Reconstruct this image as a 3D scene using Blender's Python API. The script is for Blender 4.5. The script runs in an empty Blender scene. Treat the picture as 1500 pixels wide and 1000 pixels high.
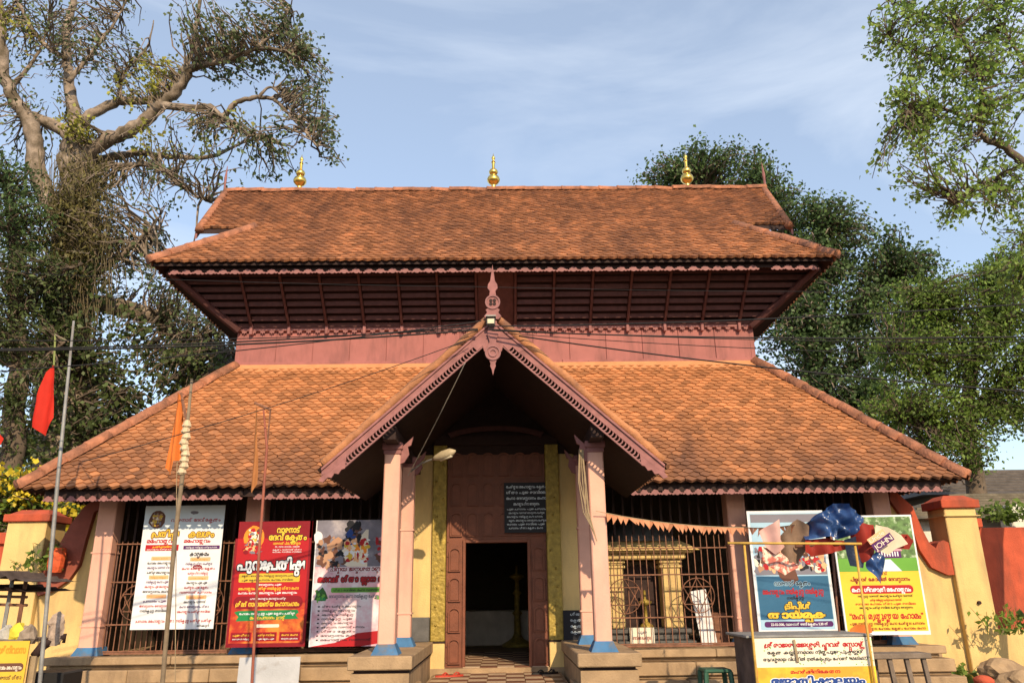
import bpy, bmesh, math, random
import numpy as np
from mathutils import Matrix, Vector
random.seed(7); RNG = np.random.default_rng(7)
S = bpy.context.scene; COL = S.collection
R = math.radians
# ------------------------------------------------------------------ camera, sky, sun, exposure
CAM = Vector((0.12, 0.0, 1.6)); PITCH, YAW, ROLL, FPX = 18.1, -0.76, -0.75, 1127.0
cd = bpy.data.cameras.new('camera'); cd.sensor_width = 36; cd.lens = FPX/1500*36; cd.clip_end = 2000
cam = bpy.data.objects.new('camera', cd); COL.objects.link(cam)
CM = Matrix.Translation(CAM) @ Matrix.Rotation(R(YAW), 4, 'Z') @ Matrix.Rotation(R(90+PITCH), 4, 'X') @ Matrix.Rotation(R(ROLL), 4, 'Z')
cam.matrix_world = CM; S.camera = cam
SUN = Vector((-0.28, 1.0, -0.60)).normalized()          # direction the light travels
W = bpy.data.worlds.new('World'); S.world = W; W.use_nodes = True
wn = W.node_tree.nodes; wl = W.node_tree.links
bg = wn['Background']; bg.inputs[1].default_value = 0.15
sky = wn.new('ShaderNodeTexSky'); sky.sky_type = 'NISHITA'; sky.sun_disc = False
sky.sun_elevation = math.asin(-SUN.z); sky.sun_rotation = math.atan2(-SUN.x, -SUN.y)
sky.air_density = 1.1; sky.dust_density = 0.7; sky.ozone_density = 1.5
tc = wn.new('ShaderNodeTexCoord'); mp = wn.new('ShaderNodeMapping'); mp.inputs['Scale'].default_value = (1.1, 2.2, 4.2); mp.inputs['Rotation'].default_value = (0.1, 0.35, 0.4)
nz = wn.new('ShaderNodeTexNoise'); nz.inputs['Scale'].default_value = 1.5; nz.inputs['Detail'].default_value = 7; nz.inputs['Roughness'].default_value = 0.55; nz.inputs['Distortion'].default_value = 0.5
cr = wn.new('ShaderNodeValToRGB'); cr.color_ramp.elements[0].position = 0.44; cr.color_ramp.elements[1].position = 0.82
cr.color_ramp.elements[0].color = (0.3, 0.3, 0.3, 1); cr.color_ramp.elements[1].color = (0.92, 0.92, 0.92, 1)
mx = wn.new('ShaderNodeMix'); mx.data_type = 'RGBA'; mx.inputs['B'].default_value = (4.3, 4.75, 5.4, 1)
wl.new(tc.outputs['Generated'], mp.inputs['Vector']); wl.new(mp.outputs[0], nz.inputs['Vector']); wl.new(nz.outputs['Fac'], cr.inputs[0])
wl.new(cr.outputs[0], mx.inputs['Factor']); wl.new(sky.outputs[0], mx.inputs['A']); wl.new(mx.outputs['Result'], bg.inputs[0])
sd = bpy.data.lights.new('sun', 'SUN'); sd.energy = 3.9; sd.angle = R(0.5); sd.color = (1.0, 0.79, 0.53)
sun = bpy.data.objects.new('sun', sd); COL.objects.link(sun); sun.rotation_euler = SUN.to_track_quat('-Z', 'Y').to_euler(); sun.location = (10, -20, 30)
S.view_settings.view_transform = 'Standard'; S.view_settings.look = 'None'; S.view_settings.exposure = 0.5; S.view_settings.gamma = 1.0
S.cycles.max_bounces = 6; S.cycles.diffuse_bounces = 3; S.cycles.transparent_max_bounces = 4

def P(px, py, d):                                        # a point of the place seen at pixel (1500x1000), at distance d along +Y
    v = CM.to_3x3() @ Vector(((px-750)/FPX, (500-py)/FPX, -1.0))
    return CAM + v*(d/v.y)

# ------------------------------------------------------------------ materials
MATS = {}
def mat(name, col, rough=0.8, var=0.12, scale=6.0, bump=0.15, metal=0.0, stain=None, island=0.0, trans=0.0, bscale=40.0, spec=0.3, streak=False):
    if name in MATS: return MATS[name]
    m = bpy.data.materials.new(name); m.use_nodes = True; MATS[name] = m
    n = m.node_tree.nodes; l = m.node_tree.links; b = n['Principled BSDF']
    b.inputs['Roughness'].default_value = rough; b.inputs['Metallic'].default_value = metal; b.inputs['Specular IOR Level'].default_value = spec
    g = n.new('ShaderNodeNewGeometry'); c3 = Vector(col)
    t = n.new('ShaderNodeTexNoise'); t.inputs['Scale'].default_value = scale; t.inputs['Detail'].default_value = 5; l.new(g.outputs['Position'], t.inputs['Vector'])
    mr = n.new('ShaderNodeMapRange'); mr.inputs[1].default_value = 0.3; mr.inputs[2].default_value = 0.7
    l.new(t.outputs['Fac'], mr.inputs[0])
    a = n.new('ShaderNodeMix'); a.data_type = 'RGBA'
    a.inputs['A'].default_value = (*(c3*(1-var)), 1); a.inputs['B'].default_value = (*[min(1, v*(1+var)) for v in c3], 1)
    l.new(mr.outputs[0], a.inputs['Factor']); out = a.outputs['Result']
    if island:
        oi = n.new('ShaderNodeObjectInfo'); ad = n.new('ShaderNodeMath'); ad.operation = 'ADD'; fr = n.new('ShaderNodeMath'); fr.operation = 'FRACT'
        l.new(g.outputs['Random Per Island'], ad.inputs[0]); l.new(oi.outputs['Random'], ad.inputs[1]); l.new(ad.outputs[0], fr.inputs[0])
        r2 = n.new('ShaderNodeMapRange'); r2.inputs[3].default_value = 1-island; r2.inputs[4].default_value = 1+island; l.new(fr.outputs[0], r2.inputs[0])
        h = n.new('ShaderNodeHueSaturation'); l.new(r2.outputs[0], h.inputs['Value']); l.new(out, h.inputs['Color']); out = h.outputs[0]
    if stain:
        sc, sscale, lo, hi = stain
        t2 = n.new('ShaderNodeTexNoise'); t2.inputs['Scale'].default_value = sscale; t2.inputs['Detail'].default_value = 8; t2.inputs['Roughness'].default_value = 0.65
        if streak:
            ms = n.new('ShaderNodeMapping'); ms.inputs['Scale'].default_value = (1, 1, 0.22); l.new(g.outputs['Position'], ms.inputs['Vector']); l.new(ms.outputs[0], t2.inputs['Vector'])
        else: l.new(g.outputs['Position'], t2.inputs['Vector'])
        r3 = n.new('ShaderNodeMapRange'); r3.inputs[1].default_value = lo; r3.inputs[2].default_value = hi; l.new(t2.outputs['Fac'], r3.inputs[0])
        s2 = n.new('ShaderNodeMix'); s2.data_type = 'RGBA'; s2.inputs['B'].default_value = (*sc, 1)
        l.new(r3.outputs[0], s2.inputs['Factor']); l.new(out, s2.inputs['A']); out = s2.outputs['Result']
    l.new(out, b.inputs['Base Color'])
    if bump:
        t3 = n.new('ShaderNodeTexNoise'); t3.inputs['Scale'].default_value = bscale; t3.inputs['Detail'].default_value = 4; l.new(g.outputs['Position'], t3.inputs['Vector'])
        bp = n.new('ShaderNodeBump'); bp.inputs['Strength'].default_value = bump; bp.inputs['Distance'].default_value = 0.02; l.new(t3.outputs['Fac'], bp.inputs['Height']); l.new(bp.outputs[0], b.inputs['Normal'])
    if trans:
        tr = n.new('ShaderNodeBsdfTranslucent'); l.new(out, tr.inputs['Color']); ms_ = n.new('ShaderNodeMixShader'); ms_.inputs[0].default_value = trans
        l.new(b.outputs[0], ms_.inputs[1]); l.new(tr.outputs[0], ms_.inputs[2]); l.new(ms_.outputs[0], n['Material Output'].inputs['Surface'])
    return m

def tile_mat(name, fresh_zone, base=(0.385, 0.160, 0.065), isl=0.30, dark=(0.145, 0.068, 0.041, 1)):
    """Clay tiles: each tile its own tone, soot and lichen in drifts; fresh_zone=(y-up range) where the upper roof keeps rain off."""
    m = mat(name, base, 0.85, 0.14, 2.2, 0.25, island=isl, bscale=60)
    n = m.node_tree.nodes; l = m.node_tree.links; b = n['Principled BSDF']
    src = b.inputs['Base Color'].links[0].from_socket
    g = n.new('ShaderNodeNewGeometry')
    t = n.new('ShaderNodeTexNoise'); t.inputs['Scale'].default_value = 0.85; t.inputs['Detail'].default_value = 8; t.inputs['Roughness'].default_value = 0.7; mp_ = n.new('ShaderNodeMapping'); mp_.inputs['Scale'].default_value = (1.7, .55, .55); l.new(g.outputs['Position'], mp_.inputs['Vector']); l.new(mp_.outputs[0], t.inputs['Vector'])
    sx = n.new('ShaderNodeSeparateXYZ'); l.new(g.outputs['Position'], sx.inputs[0])
    r = n.new('ShaderNodeMapRange'); r.inputs[1].default_value = fresh_zone[0]; r.inputs[2].default_value = fresh_zone[1]; r.inputs[3].default_value = fresh_zone[2]; r.inputs[4].default_value = fresh_zone[3]
    l.new(sx.outputs['Z'], r.inputs[0])
    ad = n.new('ShaderNodeMath'); ad.operation = 'ADD'; l.new(t.outputs['Fac'], ad.inputs[0]); l.new(r.outputs[0], ad.inputs[1])
    r2 = n.new('ShaderNodeMapRange'); r2.inputs[1].default_value = 0.41; r2.inputs[2].default_value = 0.84; l.new(ad.outputs[0], r2.inputs[0])
    oi = n.new('ShaderNodeObjectInfo'); a2 = n.new('ShaderNodeMath'); a2.operation = 'ADD'; l.new(g.outputs['Random Per Island'], a2.inputs[0]); l.new(oi.outputs['Random'], a2.inputs[1])
    m7 = n.new('ShaderNodeMath'); m7.operation = 'MULTIPLY'; m7.inputs[1].default_value = 7.31; l.new(a2.outputs[0], m7.inputs[0])
    fr = n.new('ShaderNodeMath'); fr.operation = 'FRACT'; l.new(m7.outputs[0], fr.inputs[0])
    k = n.new('ShaderNodeMapRange'); k.inputs[1].default_value = 0.9; k.inputs[2].default_value = 0.97; k.inputs[3].default_value = 1.0; k.inputs[4].default_value = 0.35; l.new(fr.outputs[0], k.inputs[0])
    mu = n.new('ShaderNodeMath'); mu.operation = 'MULTIPLY'; l.new(r2.outputs[0], mu.inputs[0]); l.new(k.outputs[0], mu.inputs[1])
    rr = n.new('ShaderNodeMapRange'); rr.inputs[3].default_value = 0.7; rr.inputs[4].default_value = 1.25; l.new(fr.outputs[0], rr.inputs[0])
    dk = n.new('ShaderNodeHueSaturation'); dk.inputs['Color'].default_value = dark; l.new(rr.outputs[0], dk.inputs['Value'])
    x = n.new('ShaderNodeMix'); x.data_type = 'RGBA'; l.new(mu.outputs[0], x.inputs['Factor']); l.new(src, x.inputs['A']); l.new(dk.outputs[0], x.inputs['B'])
    l.new(x.outputs['Result'], b.inputs['Base Color'])
    return m

M_TILE_L = tile_mat('tile_clay_lower', (3.6, 5.2, 0.21, -0.26))
M_TILE_U = tile_mat('tile_clay_upper', (7.5, 10.8, 0.06, 0.10), (0.36, 0.155, 0.07), 0.42, (0.135, 0.06, 0.038, 1))
M_RIDGE = mat('ridge_mortar', (0.38, 0.155, 0.085), 0.95, 0.28, 7, 0.9, stain=((0.15, 0.075, 0.05), 3.0, 0.42, 0.7), bscale=22)
M_PINKW = mat('pink_board', (0.33, 0.122, 0.11), 0.75, 0.1, 3, 0.12, stain=((0.19, 0.075, 0.068), 3.2, 0.45, 0.72), streak=True)
M_COLUMN = mat('pink_column_paint', (0.66, 0.36, 0.27), 0.75, 0.06, 4, 0.12, stain=((0.42, 0.24, 0.21), 2.6, 0.50, 0.80), streak=True)
M_MAUVE = mat('mauve_trim', (0.265, 0.112, 0.105), 0.75, 0.2, 9, 0.12)
M_DWOOD = mat('dark_wood', (0.028, 0.013, 0.011), 0.75, 0.2, 8, 0.2)
M_SLAT = mat('slat_wood', (0.075, 0.028, 0.026), 0.7, 0.2, 10, 0.15)
M_DOOR = mat('door_wood', (0.17, 0.055, 0.028), 0.55, 0.15, 9, 0.12)
M_YELLOW = mat('yellow_wall', (0.64, 0.45, 0.185), 0.9, 0.08, 2.5, 0.25, stain=((0.34, 0.24, 0.12), 2.2, 0.47, 0.78), streak=True)
M_BRASS = mat('brass_jamb', (0.31, 0.22, 0.045), 0.5, 0.35, 14, 0.6, metal=0.25, bscale=24)
M_BLUE = mat('blue_base', (0.045, 0.14, 0.28), 0.7, 0.2, 6, 0.2, stain=((0.14, 0.12, 0.10), 5, 0.5, 0.72))
M_STONE = mat('plinth_stone', (0.33, 0.225, 0.13), 0.9, 0.2, 4, 0.35, stain=((0.13, 0.085, 0.055), 2.2, 0.52, 0.75), streak=True)
M_GREYST = mat('grey_stone', (0.10, 0.095, 0.09), 0.9, 0.2, 6, 0.3)
M_GOLD = mat('gold', (0.83, 0.55, 0.13), 0.28, 0.1, 8, 0.05, metal=1.0)
M_REDC = mat('red_coping', (0.43, 0.08, 0.038), 0.9, 0.15, 4, 0.35, stain=((0.17, 0.055, 0.035), 2.6, 0.46, 0.72), streak=True)
M_REDC_SHADE = mat('red_coping_shaded', (0.26, 0.07, 0.045), 0.8, 0.15, 5, 0.2)  # red coping darkened to brown: its shade is put into the colour
M_IRON = mat('rusty_iron', (0.19, 0.085, 0.05), 0.7, 0.3, 12, 0.2)
M_DIRT = mat('dirt', (0.16, 0.115, 0.075), 0.95, 0.2, 1.5, 0.5, stain=((0.10, 0.075, 0.05), 0.5, 0.45, 0.7))
M_CABLE = mat('cable', (0.015, 0.014, 0.014), 0.6, 0.1, 5, 0)
M_GREYM = mat('grey_metal', (0.24, 0.235, 0.225), 0.6, 0.2, 8, 0.15, metal=0.25, stain=((0.2, 0.14, 0.1), 3, 0.55, 0.8))
M_BAMBOO = mat('bamboo', (0.30, 0.22, 0.13), 0.7, 0.2, 7, 0.2)
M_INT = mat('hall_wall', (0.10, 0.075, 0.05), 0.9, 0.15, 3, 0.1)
M_BARK = mat('bark', (0.26, 0.205, 0.16), 0.95, 0.35, 5, 1.0, stain=((0.09, 0.07, 0.045), 2.6, 0.42, 0.62), bscale=10)
M_BARK2 = mat('bark_dark', (0.12, 0.09, 0.065), 0.95, 0.3, 4, 0.8, bscale=14)
def leafm(name, col, isl=0.35, tr=0.35): return mat(name, col, 0.55, 0.25, 0.9, 0, island=isl, trans=tr, spec=0.4)
M_LF_PEEPAL = leafm('leaf_peepal', (0.115, 0.15, 0.06), .5, .4); M_LF_YEL = leafm('leaf_young', (0.30, 0.30, 0.045)); M_LF_IVY = leafm('leaf_ivy', (0.085, 0.115, 0.035), .5, .4)
M_LF_DARK = leafm('leaf_dark', (0.085, 0.14, 0.045), .5, .4); M_LF_MID = leafm('leaf_mid', (0.155, 0.235, 0.042), .45, .45); M_LF_NEAR = leafm('leaf_near', (0.235, 0.335, 0.07), .45, .5); M_LF_FLOWER = leafm('flower_yellow', (0.62, 0.48, 0.03), 0.25)
def flat(name, col, rough=0.5, spec=0.18): return mat('print_'+name, tuple(v*.9 for v in col), rough, 0.07, 2.5, 0.35, spec=spec, bscale=3.5)

# ------------------------------------------------------------------ mesh helpers
class MB:
    def __init__(s): s.v = []; s.f = []
    def add(s, vs, fs):
        o = len(s.v); s.v += [tuple(v) for v in vs]; s.f += [tuple(i+o for i in f) for f in fs]; return s
    def box(s, x0, x1, y0, y1, z0, z1, bev=0.0, m=None):
        if bev:
            bm = bmesh.new(); bmesh.ops.create_cube(bm, size=1)
            for v in bm.verts: v.co = Vector(((x0+x1)/2+v.co.x*(x1-x0), (y0+y1)/2+v.co.y*(y1-y0), (z0+z1)/2+v.co.z*(z1-z0)))
            bmesh.ops.bevel(bm, geom=bm.edges[:], offset=bev, segments=1, affect='EDGES', profile=0.5)
            bm.verts.index_update(); vs = [v.co.copy() for v in bm.verts]; fs = [[v.index for v in f.verts] for f in bm.faces]; bm.free()
        else:
            vs = [Vector((x, y, z)) for z in (z0, z1) for y in (y0, y1) for x in (x0, x1)]
            fs = [(0,2,3,1), (4,5,7,6), (0,1,5,4), (2,6,7,3), (0,4,6,2), (1,3,7,5)]
        if m is not None: vs = [m @ v for v in vs]
        return s.add(vs, fs)
    def hexa(s, b, t):                                   # frustum between two 4-corner loops
        return s.add(list(b)+list(t), [(3,2,1,0), (4,5,6,7), (0,1,5,4), (1,2,6,5), (2,3,7,6), (3,0,4,7)])
    def prism(s, poly, y0, y1, m=None):                  # polygon in XZ, extruded along Y
        n = len(poly); vs = [Vector((p[0], y0, p[1])) for p in poly]+[Vector((p[0], y1, p[1])) for p in poly]
        if m is not None: vs = [m @ v for v in vs]
        return s.add(vs, [tuple(range(n)), tuple(range(2*n-1, n-1, -1))]+[((i+1) % n, i, i+n, (i+1) % n+n) for i in range(n)])
    def tube(s, pts, rad, n=6, cap=True):
        pts = [Vector(p) for p in pts]; k = len(pts)
        if not hasattr(rad, '__len__'): rad = [rad]*k
        o = len(s.v); up = None
        for i, p in enumerate(pts):
            d = (pts[min(i+1, k-1)]-pts[max(i-1, 0)])
            d = d.normalized() if d.length > 1e-9 else Vector((0, 0, 1))
            if up is None: up = d.orthogonal().normalized()
            up = (up-d*up.dot(d)); up = up.normalized() if up.length > 1e-6 else d.orthogonal().normalized()
            sd_ = d.cross(up)
            for j in range(n):
                a = 2*math.pi*j/n; s.v.append(tuple(p+(up*math.cos(a)+sd_*math.sin(a))*rad[i]))
        for i in range(k-1):
            for j in range(n):
                a = o+i*n+j; b = o+i*n+(j+1) % n; s.f.append((a, b, b+n, a+n))
        if cap: s.f.append(tuple(o+j for j in range(n-1, -1, -1))); s.f.append(tuple(o+(k-1)*n+j for j in range(n)))
        return s
    def lathe(s, prof, n=20, c=(0, 0, 0)):
        o = len(s.v); k = len(prof)
        for r, z in prof:
            for j in range(n):
                a = 2*math.pi*j/n; s.v.append((c[0]+r*math.cos(a), c[1]+r*math.sin(a), c[2]+z))
        for i in range(k-1):
            for j in range(n):
                a = o+i*n+j; b = o+i*n+(j+1) % n; s.f.append((a, b, b+n, a+n))
        s.f.append(tuple(o+j for j in range(n-1, -1, -1))); s.f.append(tuple(o+(k-1)*n+j for j in range(n)))
        return s
    def mesh(s, name, m, smooth=False):
        me = bpy.data.meshes.new(name); me.from_pydata(s.v, [], s.f); me.update()
        if m: me.materials.append(m)
        if smooth: me.shade_smooth()
        return me
    def build(s, name, m, parent=None, smooth=False, local=False, label=None, kind=None):
        """world-space vertices; parts keep world coordinates under their parent, local=True for parts written in the parent's frame"""
        if parent is None and not local:
            a = np.array(s.v); c = (a.min(0)+a.max(0))/2; c[2] = a[:, 2].min()
            s.v = [tuple(v) for v in a-c]
            o = bpy.data.objects.new(name, s.mesh(name, m, smooth)); o.location = c
        else:
            o = bpy.data.objects.new(name, s.mesh(name, m, smooth))
            if parent is not None:
                o.parent = parent
                if not local: o.matrix_parent_inverse = WM(parent).inverted()
        COL.objects.link(o)
        if label: o['label'] = label
        if kind: o['kind'] = kind
        return o
def WM(o):
    m = o.matrix_parent_inverse @ o.matrix_basis if o.parent else o.matrix_basis.copy()
    return WM(o.parent) @ m if o.parent else m
def thing(name, loc, label, cat, group=None, rz=0.0, rx=0.0):
    o = bpy.data.objects.new(name, None); COL.objects.link(o); o.location = loc; o.rotation_euler = (rx, 0, rz); o.empty_display_size = 0.2
    return tag(o, label, cat, group)
def tag(o, label, cat, group=None):
    o['label'] = label; o['category'] = cat
    if group: o['group'] = group
    return o
def inst(me, name, parent, mw):                          # one more copy of a piece, sharing its mesh
    o = bpy.data.objects.new(name, me); o.parent = parent; o.matrix_parent_inverse = WM(parent).inverted(); o.matrix_basis = mw; COL.objects.link(o); return o
def struct(o): o['kind'] = 'structure'; return o
T3 = lambda x, y, z: Matrix.Translation((x, y, z))
def lerp(a, b, t): return a+(b-a)*t

# ------------------------------------------------------------------ ground
g = MB(); N = 40
xs = [-400, -120, -50, -30]+list(np.linspace(-20, 20, N))+[30, 50, 120, 400]; ys = [-400, -100, -30]+list(np.linspace(-6, 34, N))+[60, 120, 500]
for y in ys:
    for x in xs: g.v.append((x, y, -0.02+0.03*math.sin(x*0.9+y*0.4)*math.cos(y*0.7)-(0.0 if abs(x) < 25 and y < 40 else 0.1)))
for j in range(len(ys)-1):
    for i in range(len(xs)-1): a = j*len(xs)+i; g.f.append((a, a+1, a+1+len(xs), a+len(xs)))
go = g.build('ground', M_DIRT, local=True, smooth=True); struct(go); rd = MB().box(-200, 200, -12, 8.3, -0.3, 0.03).build('road', mat('asphalt', (0.05, 0.048, 0.046), 0.9, 0.2, 3, 0.4), local=True); struct(rd); rd['label'] = 'unseen dark asphalt road added in front of the temple to cut bounce light'  # road lies out of view, added dark to cut light bounced under the eaves
go['label'] = 'dusty earth ground around the temple'

# ================================================================== THE TEMPLE GATEHOUSE
CY = 16.44
temple = thing('temple_gatehouse', (0, CY, 0), 'two storeyed temple gatehouse with clay tiled roofs and gabled entrance porch', 'temple')
EX, EY, EZ = 7.38, 12.2, 3.27; RUN, RISE = 2.33, 2.58; TX, TY, TZ = EX-RUN+0.06, EY+RUN, EZ+RISE      # lower roof
UX, UY, UZ = 6.37, 13.25, 7.56; RZ = UZ+(CY-UY)                                                 # upper roof, 45 degrees
GB = 8.85                                                                                       # foot of the gablets
PX, PYF, PZR, PZE = 2.06, 9.38, 4.95, 3.09; PS = (PZR-PZE)/PX                                   # porch roof
sl = RISE/RUN; SLEN = math.hypot(RUN, RISE)

# ---- tile piece
def tile_mesh(name, m, w=0.166, l=0.18, t=0.018):
    pts = [(-w/2, l)]+[(w*x, 0.026-0.026*math.cos(2*math.pi*x)) for x in (-.5, -.38, -.27, -.16, 0, .16, .27, .38, .5)]+[(w/2, l)]
    n = len(pts); b = MB(); lift = 0.034
    top = [(x, y, t+lift*(1-y/l)+0.006*math.cos(x/w*math.pi)) for x, y in pts]; bot = [(x, y, -0.004+lift*0.3*(1-y/l)) for x, y in pts]
    b.add(top+bot, [tuple(range(n))]+[((i+1) % n, i, i+n, (i+1) % n+n) for i in range(1, n-1)])
    return b.mesh(name, m)
def lay_tiles(roof, m, origin, uvec, vvec, nrm, length, halfw, ok, first=300, tk=.018):
    """fish-scale tiles on one slope: rows up vvec; halfw(v) limits the row; the 300 nearest are single pieces"""
    me = tile_mesh('tile', m, t=tk); mv = np.array([v.co[:] for v in me.vertices]); mf = [list(p.vertices) for p in me.polygons]
    w, ex = 0.170, 0.092; spots = []
    for r in range(int((length+.07)/ex)+1):
        v = r*ex-0.10; h = halfw(v); k = int(h/w)+2
        for i in range(-k, k+1):
            u = (i+(0.5 if r % 2 else 0))*w
            if abs(u) <= h-0.03 and ok(u, v): spots.append((r, u, v))
    big = []; verts = []; faces = []; base = 0
    fr = Matrix((uvec, vvec, nrm)).transposed().to_4x4()
    for r, u, v in spots:
        mw = T3(*(origin+uvec*u+vvec*v+nrm*0.01)) @ fr @ Matrix.Rotation(random.gauss(0, 0.018), 4, 'Z') @ Matrix.Rotation(random.gauss(0, 0.012), 4, 'X') @ T3(random.gauss(0, .004), random.gauss(0, .007)-(random.uniform(.02, .05) if random.random() < .012 else 0), random.uniform(0, .006))
        if first > 0: first -= 1; inst(me, 'tile', roof, mw)
        else:
            a = np.array(mw); verts.append(mv @ a[:3, :3].T+a[:3, 3]); faces += [[i+base for i in f] for f in mf]; base += len(mv)
    if verts:
        b = MB(); b.v = [tuple(x) for x in np.concatenate(verts)]; b.f = [tuple(f) for f in faces]
        b.build('roof_tiling', m, roof, kind='stuff')
def cap_run(parent, a, b, r, step, m, lift=0.0):         # half round ridge tiles laid end over end
    a = Vector(a); b = Vector(b); d = b-a; n = max(1, round(d.length/step)); d = d/n; z = d.normalized()
    side = z.cross(Vector((0, 0, 1))).normalized(); up = side.cross(z); L = d.length*1.06
    q = MB(); k = 9; prof = []
    for e, rr in ((0, r*1.0), (0.08, r*1.03), (0.12, r*0.97), (1, r*0.93)):
        prof.append([(rr*math.cos(math.pi*(-0.08+1.16*j/(k-1))), rr*0.8*math.sin(math.pi*(-0.08+1.16*j/(k-1))), e*L) for j in range(k)])
    for i, p in enumerate(prof): q.v += p
    for i in range(3):
        for j in range(k-1): q.f.append((i*k+j, i*k+j+1, (i+1)*k+j+1, (i+1)*k+j))
    q.f += [tuple(range(k-1, -1, -1)), tuple(range(3*k, 4*k))]
    me = q.mesh('ridge_tile', m, True)
    for i in range(n):
        o = a+d*i+up*lift; mm = Matrix((side, up, z)).transposed().to_4x4()
        inst(me, 'ridge_tile', parent, T3(*o) @ mm @ Matrix.Rotation(random.gauss(0, 0.025), 4, 'X') @ Matrix.Rotation(random.gauss(0, 0.03), 4, 'Y'))

# ---- lower roof: slab with a notch for the porch, tiles, hips
nx = (PZR-EZ)/PS; ny = EY+(PZR-EZ)/sl
b = MB(); BY = 2*CY-EY; BT = 2*CY-TY
top = [(-EX, EY, EZ), (-nx, EY, EZ), (0, ny, PZR), (nx, EY, EZ), (EX, EY, EZ), (TX, TY, TZ), (-TX, TY, TZ)]
th = 0.05
b.add(top+[(x, y, z-th) for x, y, z in top], [(0,1,2,6), (2,5,6), (2,3,4,5), (13,9,8,7), (13,12,9), (12,11,10,9), (1,0,7,8), (2,1,8,9), (3,2,9,10), (4,3,10,11), (0,6,13,7), (5,4,11,12)])
for sx in (-1, 1):
    q = [(sx*EX, EY, EZ), (sx*EX, BY, EZ), (sx*TX, BT, TZ), (sx*TX, TY, TZ)]; b.add(q+[(x, y, z-th) for x, y, z in q], [(0,1,2,3), (7,6,5,4), (0,4,5,1)])
q = [(EX, BY, EZ), (-EX, BY, EZ), (-TX, BT, TZ), (TX, BT, TZ)]; b.add(q+[(x, y, z-th) for x, y, z in q], [(0,1,2,3), (7,6,5,4), (0,4,5,1)])
lroof = b.build('lower_roof', M_DWOOD, temple)
cs, sn = RUN/SLEN, RISE/SLEN
def under_porch(u, v): z = EZ+v*sn; return abs(u) > (PZR-z)/PS+0.06
lay_tiles(lroof, M_TILE_L, Vector((0, EY, EZ)), Vector((1, 0, 0)), Vector((0, cs, sn)), Vector((0, -sn, cs)), SLEN-0.08, lambda v: EX-v*cs-0.02, under_porch)
for sx in (-1, 1):
    lay_tiles(lroof, M_TILE_L, Vector((sx*EX, CY, EZ)), Vector((0, sx, 0)), Vector((-sx*cs, 0, sn)), Vector((sx*sn, 0, cs)), SLEN-0.08, lambda v: (CY-EY)-v*cs-0.02, lambda u, v: True, first=0)
    cap_run(lroof, (sx*(EX+0.05), EY-0.05, EZ-0.02), (sx*TX, TY, TZ+0.02), 0.145, 0.40, M_RIDGE, 0.015)
    cap_run(lroof, (sx*(EX+0.05), BY+0.05, EZ-0.02), (sx*TX, BT, TZ+0.02), 0.145, 0.40, M_RIDGE, 0.015)
# smooth mortar flashing under the upper wall
b = MB(); b.hexa([(-TX-0.16, TY-0.20, TZ-0.16), (TX+0.16, TY-0.20, TZ-0.16), (TX+0.16, TY+0.1, TZ-0.16), (-TX-0.16, TY+0.1, TZ-0.16)], [(-TX-0.04, TY-0.05, TZ+0.05), (TX+0.04, TY-0.05, TZ+0.05), (TX+0.04, TY+0.1, TZ+0.05), (-TX-0.04, TY+0.1, TZ+0.05)])
b.build('mortar_flashing', mat('flashing', (0.50, 0.22, 0.10), 0.9, 0.12, 5, 0.2), lroof)

# ---- fretwork valance
def fret_mesh(w, h, m):
    b = MB(); t = 0.014; k = 9; r = w*0.40; ri = w*0.20
    hump = [(-w*.5, -h*.62), (-w*.36, -h*.60), (-w*.33, -h*.36), (-w*.22, -h*.30), (-w*.17, -h*.10), (-w*.02, -h*.02), (w*.10, -h*.16), (w*.20, -h*.14), (w*.27, -h*.40), (w*.36, -h*.60), (w*.5, -h*.62)]
    low = [(w*.5, -h*.80), (w*.42, -h*.92), (w*.32, -h*.94), (w*.22, -h*.80), (w*.12, -h*.97), (-w*.02, -h*1.02), (-w*.15, -h*.92), (-w*.24, -h*.80), (-w*.34, -h*.95), (-w*.44, -h*.92), (-w*.5, -h*.80)]
    b.prism(hump+low, -t/2, t/2)
    return b.mesh('fretwork', m)
M_FRET = mat('fretwork_paint', (0.25, 0.112, 0.108), 0.7, 0.15, 10, 0.1)
def valance(parent, x0, x1, y, z, w, h):
    fa = MB().box(x0, x1, y+0.02, y+0.05, z-0.06, z+0.06).build('fascia', M_DWOOD, parent)
    me = fret_mesh(w, h, M_FRET); n = int((x1-x0)/w)
    for i in range(n):
        if random.random() < 0.03: continue
        inst(me, 'fretwork', fa, T3(x0+(i+0.5)*(x1-x0)/n, y-0.0, z-0.02) @ Matrix.Rotation(random.gauss(0, 0.05), 4, 'Y'))
valance(temple, -EX+0.30, -PX-0.02, EY+0.06, EZ-0.115, 0.172, 0.095)
valance(temple, PX+0.02, EX-0.30, EY+0.06, EZ-0.115, 0.172, 0.095)
valance(temple, -UX+0.25, UX-0.25, UY+0.10, UZ-0.10, 0.226, 0.105)
# rafters under the lower eave and the ceiling
for x in np.arange(-5.9, 5.91, 0.472):
    if abs(x) < 2.2: continue
    MB().hexa([(x-.04, EY+.06, EZ-.16), (x+.04, EY+.06, EZ-.16), (x+.04, EY+1.6, EZ-.16+1.54*sl), (x-.04, EY+1.6, EZ-.16+1.54*sl)], [(x-.04, EY+.06, EZ-.095), (x+.04, EY+.06, EZ-.095), (x+.04, EY+1.6, EZ-.095+1.54*sl), (x-.04, EY+1.6, EZ-.095+1.54*sl)]).build('rafter', M_DWOOD, lroof)

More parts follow.
